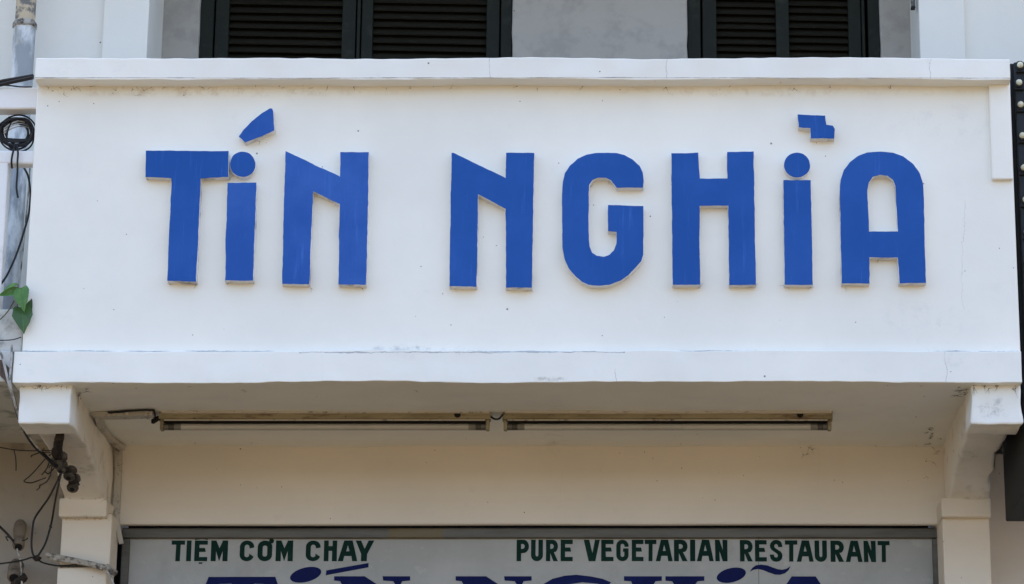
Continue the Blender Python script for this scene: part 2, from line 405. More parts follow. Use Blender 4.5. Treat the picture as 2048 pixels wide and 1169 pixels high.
# ------------------------------------------------------------------ the shophouse
xL, xR = X(59, 440, 0), X(2031, 440, 0)
xPL0, xPL1 = X(206, 60, YU - 0.025), X(296, 60, YU - 0.025)
xPR0, xPR1 = X(1839, 60, YU - 0.025), X(1930, 60, YU - 0.025)
house = empty('shophouse', (0, 1.3, 0), 'white shophouse front with green shutters and pale lower wall behind the balcony', 'building')
ZTOP, ZLINT = 9.6, Zt(-150, YR)
plainbox('wall_core', xL + 0.02, xR - 0.02, 1.62, 6.0, 0, ZTOP, M_void, house)  # unseen solid mass, added to keep the sun off the front
block('wall', X(38, 60, YU), xPL1 - 0.001, YU, 1.6, z_slab + 0.06, ZTOP, M_upper, house, step=0.25, amp=0.002)
block('wall', xPR0 + 0.001, xR + 0.35, YU, 1.6, z_slab + 0.06, ZTOP, M_upper, house, step=0.25, amp=0.002)
block('pilaster', xPL0, xPL1, YU - 0.025, YU + 0.12, z_slab + 0.1, ZTOP - 0.02, M_upper, house, bev=0.004, step=0.2, amp=0.003)
block('pilaster', xPR0, xPR1, YU - 0.025, YU + 0.12, z_slab + 0.1, ZTOP - 0.02, M_upper, house, bev=0.004, step=0.2, amp=0.003)
block('lintel', xPL1 + 0.002, xPR0 - 0.002, YU + 0.02, 1.6, ZLINT, ZTOP - 0.01, M_upper, house, step=0.25, amp=0.002)

# recessed wall: piers beside and between the two window openings
wins = [(398, 1025), (1374, 1760)]
wx = [(X(a, 60, YR), X(b, 60, YR)) for a, b in wins]
zw0, zw1 = z_slab + 0.75, ZLINT - 0.02
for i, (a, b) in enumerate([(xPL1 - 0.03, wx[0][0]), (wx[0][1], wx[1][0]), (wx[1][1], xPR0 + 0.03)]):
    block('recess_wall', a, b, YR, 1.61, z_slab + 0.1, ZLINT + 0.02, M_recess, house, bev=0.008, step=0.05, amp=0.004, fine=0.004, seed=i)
for a, b in wx:
    block('window_sill', a + 0.002, b - 0.002, YR + 0.005, 1.6, z_slab + 0.1, zw0, M_recess, house, step=0.2)

def stick(bm, x0, x1, y0, y1, z0, z1, bev=0.003):
    b2 = box_bm(x0, x1, y0, y1, z0, z1, bev, seg=1)
    me = bpy.data.meshes.new('t'); b2.to_mesh(me); b2.free(); bm.from_mesh(me); bpy.data.meshes.remove(me)
slat_cache = {}
def shutters(a, b, edges, slats, pitch, zoff, tilt, beads):
    """edges: upright stiles (u0, u1, depth); slats: louvre fields (u0, u1)"""
    Y = YR + 0.03
    bm = bmesh.new()
    jw = 0.05
    for s0, s1 in (edges[0][:2], edges[-1][:2]):
        stick(bm, X(s0, 60, Y), X(s1, 60, Y), Y - 0.012, Y + 0.12, zw0, zw1)
    stick(bm, a, b, Y + 0.06, Y + 0.14, zw1 - 0.07, zw1 - 0.004)
    stick(bm, a, b, Y + 0.06, Y + 0.14, zw0 + 0.004, zw0 + 0.07)
    w = done('window', bm, M_shutter, house, 30)
    for k, (s0, s1, dy) in enumerate(edges[1:-1]):
        block('stile', X(s0, 60, Y), X(s1, 60, Y), Y + dy, Y + dy + 0.045, zw0 + 0.08, zw1 - 0.08, M_shutter, w, bev=0.003, step=0.3, amp=0.0012)
    for u in beads:
        xb = X(u, 60, Y)
        plainbox('bead', xb - 0.007, xb + 0.007, Y - 0.003, Y + 0.03, zw0 + 0.08, zw1 - 0.08, M_shutter, w, 0.004)
    for j, (s0, s1) in enumerate(slats):
        x0, x1 = X(s0, 60, Y) - 0.004, X(s1, 60, Y) + 0.004
        plainbox('backing_board', x0, x1, Y + 0.062, Y + 0.07, zw0 + 0.08, zw1 - 0.08, M_void, w)
        b2 = bmesh.new()
        hw = (x1 - x0) / 2; n = 6
        prof = [(-0.012, -0.026), (-0.0085, -0.030), (0.026, 0.012), (0.024, 0.018)]   # (y, z): lower edge towards the street
        rows = []
        for q in range(n + 1):
            xx = -hw + 2 * hw * q / n
            rows.append([b2.verts.new((xx, py, pz - tilt * xx)) for py, pz in prof])
        for r0, r1 in zip(rows, rows[1:]):
            for q in range(4):
                b2.faces.new((r0[q], r0[(q + 1) % 4], r1[(q + 1) % 4], r1[q]))
        b2.faces.new(rows[0]); b2.faces.new(rows[-1][::-1])
        bmesh.ops.recalc_face_normals(b2, faces=b2.faces)
        me = bpy.data.meshes.new('slat'); b2.to_mesh(me); b2.free(); me.materials.append(M_slat)
        z = zw0 + 0.12 + zoff + j * 0.006
        while z < zw1 - 0.11:
            o = bpy.data.objects.new('slat', me); COL.objects.link(o); o.parent = w
            o.location = ((x0 + x1) / 2, Y + 0.024 + random.uniform(-0.001, 0.001), z + random.uniform(-0.0015, 0.0015))
            o.rotation_euler = (random.uniform(-0.03, 0.03), random.uniform(-0.002, 0.002), 0)
            z += pitch
    return w
shutters(*wx[0], [(399, 427, 0), (430, 457, 0.0), (684, 711, 0.0), (723, 745, 0.004), (973, 999, 0.0), (1002, 1024, 0)],
         [(457, 684), (745, 973)], 0.0372, 0.0, 0.02, [717])
shutters(*wx[1], [(1375, 1401, 0), (1405, 1433, 0.0), (1552, 1578, 0.0), (1697, 1722, 0.004), (1736, 1759, 0)],
         [(1433, 1552), (1578, 1697)], 0.0345, 0.01, 0.02, [1727])

# lower wall, capitals and pilasters
zbeam0 = Zt(1049, YW)
block('beam', X(150, 960, YW), X(1960, 960, YW), YW, YW + 0.035, zbeam0, z_slab + 0.03, M_lower, house, bev=0.008, step=0.12, amp=0.003)
YP = 0.86
def low_pilaster(u0, u1, c0, c1, vj, yback=1.4):
    x0, x1 = X(u0, 1080, YP), X(u1, 1080, YP)
    zc0, zc1 = Zt(1034, YP - 0.035), Zt(996, YP - 0.035)
    if vj:
        zj = Zt(vj, YP)
        pil = block('pilaster', x0, x1, YP, yback, zj + 0.006, zc0 + 0.02, M_lower_pil, house, bev=0.005, step=0.1, amp=0.003, seed=u0)
        block('pilaster_base', x0 - 0.006, x1 - 0.008, YP - 0.008, yback, 0.02, zj - 0.006, M_lower_pil, house, bev=0.005, step=0.3, amp=0.003)
    else:
        pil = block('pilaster', x0, x1, YP, 1.4, 0.02, zc0 + 0.02, M_lower_pil, house, bev=0.005, step=0.2, amp=0.003, seed=u0)
    block('capital', X(c0, 1010, YP - 0.035), X(c1, 1010, YP - 0.035), YP - 0.035, 1.35, zc0, zc1, M_lower_pil, pil, bev=0.007, step=0.08, amp=0.0025)
low_pilaster(122, 222, 118, 214, 1133, YW + 0.012)
low_pilaster(1886, 1980, 1883, 1982, None)
plainbox('shopfront_wall', X(180, 1100, 1.3), X(1930, 1100, 1.3), 1.45, 1.6, 0, z_slab + 0.04, M_void, house)  # near-black sheet; the shop's inner darkness is put into its colour

# ------------------------------------------------------------------ the balcony
balc = empty('balcony', (0, 0, z_slab), 'white plaster balcony with plain solid parapet, projecting coping and two end brackets', 'balcony')
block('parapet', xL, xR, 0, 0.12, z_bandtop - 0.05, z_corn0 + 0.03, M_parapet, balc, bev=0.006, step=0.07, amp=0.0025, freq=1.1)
for a, b in ((xL, xL + 0.10), (xR - 0.10, xR)):
    block('parapet_side', a + 0.003, b - 0.003, 0.1, YU + 0.03, z_bandtop - 0.05, z_corn0 + 0.03, M_parapet, balc, step=0.2)
block('coping', X(70, 140, -0.08), X(2023, 140, -0.08), -0.08, 0.2, z_corn0, z_corn1, M_cornice, balc, bev=0.004, step=0.022, amp=0.007, freq=1.8, fine=0.0032)
block('slab', X(25, 735, -0.03), X(2042, 735, -0.03), -0.03, YW + 0.04, z_slab, z_bandtop, M_slab, balc, bev=0.003, step=0.03, amp=0.007, freq=1.9, seed=2, fine=0.0034)
block('corner_strip', X(1981, 260, -0.022), X(2022.5, 260, -0.022), -0.022, 0.05, Zt(358, -0.022), z_corn0 + 0.02, M_parapet, balc, bev=0.005, step=0.05, amp=0.002, seed=4)

def bracket(u0, u1, inset, seed):
    x0, x1 = X(u0, 812, 0.015), X(u1, 812, 0.015)
    zb = Zt(848, 0.015); zt = z_slab + 0.02
    root = block('bracket', x0, x1, 0.015, 0.19, zb, zt, M_bracket, balc, bev=0.007, step=0.014, amp=0.006, freq=6, seed=seed, fine=0.006)
    # haunch behind the end block, curving down to the capital
    prof = [(0.17, zb + 0.012), (0.32, zb + 0.008), (0.46, zb - 0.004), (0.58, zb - 0.026), (0.68, zb - 0.058), (0.76, zb - 0.090), (0.82, zb - 0.108), (0.84, zb - 0.125), (0.95, zb - 0.125), (1.02, zb - 0.125)]
    bm = bmesh.new()
    xa, xb = x0 + inset[0], x1 - inset[1]
    nx = 9
    fp = []
    for (ya, za), (yb_, zb_) in zip(prof, prof[1:]):
        fp += [(ya + (yb_ - ya) * t, za + (zb_ - za) * t) for t in (0, .33, .67)]
    prof = fp + [prof[-1]]
    low = [[bm.verts.new((xa + (xb - xa) * i / nx, y, z)) for i in range(nx + 1)] for y, z in prof]
    top = [[bm.verts.new((xa + (xb - xa) * i / nx, y, zt)) for i in (0, nx)] for y, z in prof]
    mids = [[bm.verts.new((xx, y, (z + zt) / 2)) for xx in (xa, xb)] for y, z in prof]
    for k in range(len(prof) - 1):
        for i in range(nx):
            bm.faces.new((low[k][i], low[k][i + 1], low[k + 1][i + 1], low[k + 1][i]))
        for e, i in ((0, 0), (1, nx)):
            bm.faces.new((low[k][i], low[k + 1][i], mids[k + 1][e], mids[k][e]))
            bm.faces.new((mids[k][e], mids[k + 1][e], top[k + 1][e], top[k][e]))
    bmesh.ops.recalc_face_normals(bm, faces=bm.faces)
    ed = [e for e in bm.edges if len(e.link_faces) == 2 and e.calc_face_angle(0) > 1.0]
    bmesh.ops.bevel(bm, geom=ed, offset=0.012, segments=2, profile=0.5, affect='EDGES')
    for w in bm.verts:
        w.co += noise.noise_vector(w.co * 6 + Vector((seed, 0, 0))) * 0.010 + noise.noise_vector(w.co * 17) * 0.006
        if inset[1] > 0.02 and w.co.x > xb - 0.02 and w.co.y < 0.7:
            w.co.x += noise.noise(Vector((w.co.y * 11, w.co.z * 13, 2))) * 0.03
    done('haunch', bm, M_haunch, root, 50)
bracket(38, 141, (0.03, 0.002), 1.0)
bracket(1941, 2044, (0.004, 0.035), 5.0)

# ------------------------------------------------------------------ raised letters
def chip(pts, amp, step, seed):
    """an outline cut into short runs and roughened by hand"""
    out = []
    for i, (a, b) in enumerate(zip(pts, pts[1:] + pts[:1])):
        a, b = Vector(a), Vector(b); n = max(1, int((b - a).length / step))
        for k in range(n):
            q = a + (b - a) * k / n
            d = noise.noise_vector(Vector((q.x * 9, q.y * 9, seed))) * amp + noise.noise_vector(Vector((q.x * 55, q.y * 55, seed))) * amp * 0.8
            out.append((q.x + d.x, q.y + d.y))
    return out
def inset(pts, d):
    n = len(pts); area = sum(pts[i][0] * pts[(i + 1) % n][1] - pts[(i + 1) % n][0] * pts[i][1] for i in range(n))
    s = 1 if area > 0 else -1; out = []
    for i in range(n):
        p0, p1, p2 = Vector(pts[i - 1]), Vector(pts[i]), Vector(pts[(i + 1) % n])
        e1 = (p1 - p0); e2 = (p2 - p1)
        if e1.length < 1e-9 or e2.length < 1e-9: out.append(tuple(p1)); continue
        e1.normalize(); e2.normalize()
        n1 = Vector((-e1.y, e1.x)) * s; n2 = Vector((-e2.y, e2.x)) * s
        b = n1 + n2
        b = b.normalized() / max(0.5, b.normalized().dot(n1)) if b.length > 1e-6 else n1
        q = p1 + b * d; out.append((q.x, q.y))
    return out
LT = 0.036
def raised(name, outer, holes, parent, paint, org, seed=0.0):
    ox, oy, s = org
    W = lambda pts: [(lambda w: (w.x, w.z))(P(ox + a / s, oy + b / s, -LT)) for a, b in pts]
    loops = [chip(W(outer), 0.0013, 0.02, seed)] + [chip(W(h), 0.0013, 0.02, seed + 3) for h in holes]
    body = flat_mesh(loops, -LT, LT + 0.01)
    face = [inset(chip(loops[0], 0.0014, 0.008, seed + 7), 0.0010)] + [inset(chip(h, 0.0014, 0.008, seed + 9), -0.0010) for h in loops[1:]]
    paintm = flat_mesh(face, -LT - 0.0012, 0.002)
    me = join_meshes([(body, 0), (paintm, 1)])
    me.name = name
    return link(name, me, [M_edge, paint], parent)
def circle(cx, cy, r, n=40, ry=None):
    return [(cx + r * math.cos(2 * math.pi * i / n), cy + (ry or r) * math.sin(2 * math.pi * i / n)) for i in range(n)]
O1, O2, O3 = (260, 190, 2.852), (860, 280, 3.652), (1300, 200, 2.923)
sign = empty('raised_shop_sign', (0, 0, Zt(570, 0)), 'large raised blue plaster capitals spelling the shop name across the white parapet', 'sign')
def L(lab, *a, **k):
    o = raised(*a, **k); o['label'] = lab; return o
L('blue raised letter T with wide bar', 'letter', [(90, 318), (563, 322), (562, 472), (403, 478), (400, 600), (392, 800), (378, 1068), (212, 1062), (222, 800), (236, 476), (87, 470)], [], sign, M_blue, O1, 1)
i1 = L('blue raised letter I with round dot and slanting accent', 'letter', [(556, 500), (722, 500), (703, 1063), (540, 1062)], [], sign, M_blue2, O1, 2)
raised('dot', circle(643, 397, 74, 40, 73), [], i1, M_blue, O1, 3)
raised('accent_mark', [(797, 77), (812, 78), (819, 95), (823, 150), (825, 205), (740, 240), (655, 272), (620, 237), (650, 195), (695, 150), (750, 105)], [], i1, M_blue2, O1, 4)
L('pale streaked blue raised letter N of the shorter word', 'letter', [(885, 320), (1197, 465), (1198, 327), (1363, 327), (1357, 700), (1347, 1087), (1188, 1083), (1195, 625), (1045, 553), (1025, 1082), (866, 1078), (876, 700)], [], sign, M_blue2, O1, 5)
L('deep blue raised letter N next to the letter G', 'letter', [(155, 95), (172, 95), (553, 277), (555, 95), (762, 95), (745, 1082), (551, 1080), (553, 505), (355, 400), (340, 1075), (142, 1070), (149, 600)], [], sign, M_blue, O2, 6)
L('blue raised rounded letter G', 'letter', [(1557, 350), (1562, 300), (1555, 240), (1530, 190), (1480, 145), (1420, 112), (1370, 99), (1300, 94), (1210, 96), (1140, 109), (1075, 140), (1020, 188), (985, 240), (970, 300), (963, 400), (962, 600), (966, 780), (980, 870), (1010, 940), (1060, 1000), (1110, 1040), (1155, 1062), (1240, 1070), (1310, 1060), (1390, 1030), (1450, 990), (1500, 940), (1545, 890), (1560, 840), (1562, 700), (1562, 485), (1300, 475), (1298, 668), (1360, 675), (1358, 760), (1342, 808), (1310, 840), (1270, 853), (1220, 847), (1185, 825), (1167, 780), (1160, 680), (1160, 400), (1166, 330), (1188, 295), (1230, 278), (1285, 278), (1320, 297), (1343, 328), (1360, 352)], [], sign, M_blue, O2, 7)
L('blue raised letter H', 'letter', [(123, 312), (285, 308), (290, 460), (452, 460), (450, 305), (608, 303), (613, 700), (620, 1082), (463, 1084), (455, 622), (290, 622), (295, 1084), (133, 1086), (127, 700)], [], sign, M_blue, O3, 8)
i2 = L('blue raised letter I with round dot and stepped accent', 'letter', [(778, 470), (942, 470), (952, 1083), (787, 1083)], [], sign, M_blue, O3, 9)
raised('dot', circle(860, 382, 78, 40, 74), [], i2, M_blue, O3, 10)
raised('accent_mark', [(863, 85), (1025, 92), (1032, 145), (1070, 151), (1082, 170), (1077, 227), (937, 226), (934, 168), (866, 163)], [], i2, M_blue, O3, 11)
L('blue raised round-topped letter A', 'letter', [(1120, 1075), (1112, 800), (1107, 540), (1113, 470), (1132, 412), (1165, 365), (1215, 326), (1270, 308), (1345, 302), (1420, 308), (1480, 330), (1540, 375), (1578, 430), (1597, 490), (1602, 560), (1607, 800), (1614, 1072), (1457, 1076), (1448, 925), (1283, 925), (1284, 1075)],
  [[(1280, 770), (1446, 767), (1440, 600), (1435, 505), (1420, 468), (1390, 447), (1345, 440), (1305, 454), (1282, 485), (1273, 530), (1276, 650)]], sign, M_blue, O3, 12)

# ------------------------------------------------------------------ the framed board below
YB = YW + 0.075
board = empty('framed_sign_board', (0, YB, Zt(1400, YB)), 'grey framed sign board under the balcony with green and navy painted lettering', 'sign')
zb_bot = Zt(1420, YB)
plainbox('panel', X(256, 1100, YB), X(1872, 1100, YB), YB, YB + 0.015, zb_bot, Zt(1066, YB), M_panel, board)
zr0, zr1 = Zt(1076, YB - 0.02), Zt(1056, YB - 0.02)
def rail(x0, x1, z0, z1): return done('frame_rail', box_bm(x0, x1, YB - 0.02, YB + 0.03, z0, z1, 0.003, 0.15, 0.0012, seg=1), M_frame, board)
xf0, xf1 = X(244, 1066, YB - 0.02), X(1879, 1066, YB - 0.02)
rail(xf0, xf1, zr0, zr1)
rail(xf0, xf0 + 0.032, zb_bot, zr0 - 0.002)
rail(xf1 - 0.030, xf1, zb_bot, zr0 - 0.002)
rail(xf0, xf1, zb_bot - 0.042, zb_bot - 0.002)

# hand-lettered sans glyphs in a unit box (y down), outlines and holes
def arc(cx, cy, rx, ry, a0, a1, n=12):
    return [(cx + rx * math.cos(math.radians(a0 + (a1 - a0) * i / n)), cy + ry * math.sin(math.radians(a0 + (a1 - a0) * i / n))) for i in range(n + 1)]
W_ = 0.35
def bowlR(leg):
    o = [(0, 0), (0.55, 0)] + arc(0.55, 0.31, 0.45, 0.31, -90, 90 if not leg else 55, 12)
    if leg: o += [(0.66, 0.575), (1.0, 1), (0.62, 1), (0.36, 0.62), (0.36, 1), (0, 1)]
    else: o += [(0.37, 0.63), (0.37, 1), (0, 1)]
    h = [(0.36, 0.2), (0.46, 0.2)] + arc(0.46, 0.31, 0.19, 0.115, -90, 90, 8) + [(0.36, 0.425)]
    return [o, h]
G = {
 'T': [[(0, 0), (1, 0), (1, .2), (.68, .2), (.66, 1), (.32, 1), (.34, .2), (0, .2)]],
 'I': [[(0, 0), (1, 0), (1, 1), (0, 1)]],
 'E': [[(0, 0), (1, 0), (1, .2), (.37, .2), (.37, .36), (.80, .36), (.87, .55), (.37, .55), (.37, .8), (1, .8), (1, 1), (0, 1)]],
 'M': [[(0, 0), (.30, 0), (.50, .37), (.70, 0), (1, 0), (1, 1), (.70, 1), (.70, .5), (.5, 1), (.30, .5), (.30, 1), (0, 1)]],
 'C': [arc(.5, .30, .5, .30, -5, -180, 14) + arc(.5, .70, .5, .30, 180, 15, 14) + [(.66, .63)] + arc(.5, .69, .17, .12, 10, 180, 8) + arc(.5, .32, .17, .12, 180, 350, 8) + [(.68, .38), (1, .34)]],
 'O': [arc(.5, .30, .5, .30, 0, -180, 14) + arc(.5, .70, .5, .30, 180, 0, 14), arc(.5, .33, .16, .09, 0, -180, 8) + arc(.5, .69, .16, .09, 180, 0, 8)],
 'H': [[(0, 0), (.35, 0), (.35, .27), (.65, .27), (.65, 0), (1, 0), (1, 1), (.63, 1), (.63, .5), (.36, .5), (.36, 1), (0, 1)]],
 'A': [[(.31, 0), (.74, 0), (1, 1), (.74, 1), (.69, .75), (.33, .75), (.27, 1), (0, 1)], [(.50, .23), (.59, .52), (.42, .52)]],
 'Y': [[(0, 0), (.29, 0), (.49, .4), (.70, 0), (1, 0), (.63, .66), (.62, 1), (.31, 1), (.31, .66)]],
 'P': bowlR(False), 'R': bowlR(True),
 'U': [[(0, 0), (.38, 0)] + [(.38, .68)] + arc(.5, .68, .12, .10, 180, 0, 8) + [(.62, 0), (1, 0)] + arc(.5, .72, .5, .28, 0, 180, 14)],
 'V': [[(0, 0), (.34, 0), (.54, .62), (.70, 0), (1, 0), (.72, 1), (.31, 1)]],
 'G': [arc(.5, .28, .5, .28, 0, -180, 14) + arc(.5, .72, .5, .28, 180, 0, 14) + [(1, .40), (.57, .40), (.53, .56), (.65, .56), (.65, .72)] + arc(.5, .72, .15, .08, 0, 180, 8) + arc(.5, .27, .15, .08, 180, 345, 8) + [(.68, .33), (1, .33)]],
 'N': [[(0, 0), (.36, 0), (.63, .48), (.60, 0), (1, 0), (1, 1), (.62, 1), (.35, .52), (.38, 1), (.02, 1)]],
 'S': [[(1, .32), (.68, .32), (.64, .22), (.52, .17), (.40, .20), (.35, .28), (.42, .36), (.62, .44), (.86, .53), (.98, .64), (1.0, .76), (.93, .89), (.76, .98), (.52, 1.01), (.25, .98), (.07, .87), (0, .72), (.01, .67), (.32, .67), (.36, .77), (.48, .82), (.60, .79), (.65, .71), (.58, .63), (.38, .55), (.16, .46), (.04, .36), (.02, .24), (.09, .11), (.27, .02), (.5, -.02), (.76, .01), (.93, .1), (1, .24)]],
}
def painted(name, loops_uv, m, parent, proud=0.0012):
    loops = [[(lambda w: (w.x, w.z))(P(a, b, YB - proud)) for a, b in lp] for lp in loops_uv]
    me = flat_mesh(loops, YB - proud, proud + 0.0006); me.name = name
    return link(name, me, m, parent)
def sans(ch, u0, u1, v0, v1):
    um, vm = (u0 + u1) / 2, (v0 + v1) / 2
    k = (um - U0) / 20500.0                # uprights lean as the photograph's do
    loops = [[(u0 + (u1 - u0) * a + (v0 + (v1 - v0) * b - vm) * k, v0 + (v1 - v0) * b) for a, b in lp] for lp in G[ch]]
    return painted('letter', loops, M_green_paint, board)
R1 = [('T', 342.8, 369.4), ('I', 372.9, 382.4), ('E', 389, 415), ('M', 421.9, 455.6), ('C', 479.6, 508), ('O', 515.3, 544.3), ('M', 551.6, 585.9), ('C', 611.7, 640.9), ('H', 647.9, 673.9), ('A', 676, 715), ('Y', 711, 748)]
for ch, a, b in R1:
    o = sans(ch, a, b, 1081.5, 1122.8)
    if ch == 'E':
        painted('accent_mark', [[(389.9, 1077.6), (403.5, 1075), (416, 1076.2), (415.5, 1080), (403.5, 1078.4), (390.2, 1080.2)]], M_green_paint, o)
        painted('dot', [[(397.4, 1125.2), (404.6, 1125.2), (404.4, 1128), (397.2, 1128)]], M_green_paint, o)
    if ch == 'O':
        painted('accent_mark', [circle(543, 1082.3, 4.9, 18), ], M_green_paint, o, 0.002)
R2 = [('P', 1033.3, 1057.8), ('U', 1062.1, 1085.8), ('R', 1092, 1115.8), ('E', 1121.3, 1145.4), ('V', 1167.5, 1199.6), ('E', 1202.4, 1226.9), ('G', 1232.6, 1257.1), ('E', 1263.6, 1286.9), ('T', 1289.5, 1312.7), ('A', 1311.4, 1345.3), ('R', 1348, 1375.1), ('I', 1380.2, 1390.4), ('A', 1393.6, 1427.3), ('N', 1430.1, 1454.9),
      ('R', 1479.9, 1505.3), ('E', 1510, 1533.4), ('S', 1539.5, 1564.7), ('T', 1570, 1594.9), ('A', 1593.3, 1627.1), ('U', 1629.3, 1653.8), ('R', 1661.1, 1687.9), ('A', 1691.2, 1724.8), ('N', 1727.3, 1751.6), ('T', 1755.6, 1779.5)]
for ch, a, b in R2:
    dv = max(0, (a - 1400) / 380) * 2.6
    sans(ch, a, b, 1080 + dv, 1122.8 + dv * 0.75)
# navy serif letters, cut by the picture's lower edge, carried down to their feet
def ell(cx, cy, a, b, rot, n=36):
    c, s = math.cos(math.radians(rot)), math.sin(math.radians(rot))
    return [(cx + a * math.cos(t) * c - b * math.sin(t) * s, cy + a * math.cos(t) * s + b * math.sin(t) * c) for t in [2 * math.pi * i / n for i in range(n)]]
VB = 1330
def serifN(u):
    return [[(u, 1153), (u + 61, 1153), (u + 90, 1172), (u + 128, 1255), (u + 126, 1175), (u + 118, 1163), (u + 98, 1161.5), (u + 97, 1153), (u + 152, 1153), (u + 152, 1161.5), (u + 136, 1163), (u + 130, 1175), (u + 130, VB), (u + 108, VB), (u + 34, 1200), (u + 32, VB - 14), (u + 46, VB - 8), (u + 46, VB), (u, VB), (u, VB - 8), (u + 14, VB - 14), (u + 18, 1175), (u + 12, 1163), (u, 1161.5)]]
painted('letter', [[(417.3, 1154.3), (550.6, 1154), (556.5, 1172), (560, 1200), (550, 1200), (540, 1176), (527, 1168.6), (508, 1168), (507, VB - 14), (524, VB - 8), (524, VB), (446, VB), (446, VB - 8), (462, VB - 14), (463, 1168), (440, 1168.4), (424, 1176), (412, 1200), (402, 1200), (410, 1172)]], M_navy_paint, board)
o = painted('letter', [[(578, 1185), (634, 1185), (634, VB - 14), (648, VB - 8), (648, VB), (572, VB), (572, VB - 8), (590, VB - 14), (590, 1200), (578, 1195)]], M_navy_paint, board)
painted('dot', [ell(611.3, 1150, 32, 14.3, -14)], M_navy_paint, o)
painted('accent_mark', [[(652.5, 1141.2), (737, 1126.4), (737, 1135), (651.5, 1151)]], M_navy_paint, o)
painted('letter', serifN(668.3), M_navy_paint, board)
painted('letter', serifN(911.3), M_navy_paint, board, 0.0012)
painted('letter', [[(1222, 1165), (1216, 1173), (1195, 1168), (1165, 1165), (1138, 1169), (1115, 1185), (1104, 1240), (1115, 1300), (1150, 1320), (1185, 1310), (1185, 1270), (1170, 1262), (1170, 1252), (1232, 1252), (1232, 1320), (1190, 1332), (1140, 1334), (1092, 1312), (1068, 1240), (1078, 1180), (1088, 1168), (1105, 1158), (1130, 1151.8), (1153, 1150), (1180, 1153), (1205, 1158)]], M_navy_paint, board)
painted('letter', [[(1248, 1153), (1323.6, 1153), (1323.6, 1162), (1311, 1163), (1306, 1172), (1306, 1230), (1350, 1230), (1350, 1172), (1344, 1163), (1331, 1162), (1331, 1153), (1408.7, 1153), (1408.7, 1162), (1395, 1163), (1389, 1172), (1389, VB), (1350, VB), (1350, 1250), (1306, 1250), (1306, VB), (1266, VB), (1266, 1172), (1262, 1163), (1248, 1162)]], M_navy_paint, board)
o = painted('letter', [[(1430, 1187), (1486, 1187), (1486, VB - 14), (1498, VB - 8), (1498, VB), (1424, VB), (1424, VB - 8), (1440, VB - 14), (1440, 1202), (1430, 1197)]], M_navy_paint, board)
painted('dot', [ell(1462.6, 1150.9, 29.8, 14.2, -13)], M_navy_paint, o)
painted('accent_mark', [[(1499.5, 1143.5), (1505, 1136), (1512, 1131), (1522, 1129.6), (1534, 1131), (1546, 1135.5), (1556, 1139), (1565, 1140), (1573, 1138), (1581.2, 1132.5), (1577, 1141), (1570, 1147), (1560, 1150), (1550, 1149.6), (1538, 1145.5), (1526, 1140.5), (1516, 1138.6), (1507, 1140)]], M_navy_paint, o)
painted('letter', [[(1583.4, 1153.3), (1631.4, 1153.3), (1642.5, 1170), (1745, VB), (1640, VB), (1622, 1280), (1560, 1280), (1545, VB), (1480, VB), (1572, 1170)], [(1592, 1200), (1612, 1262), (1572, 1262)]], M_navy_paint, board)

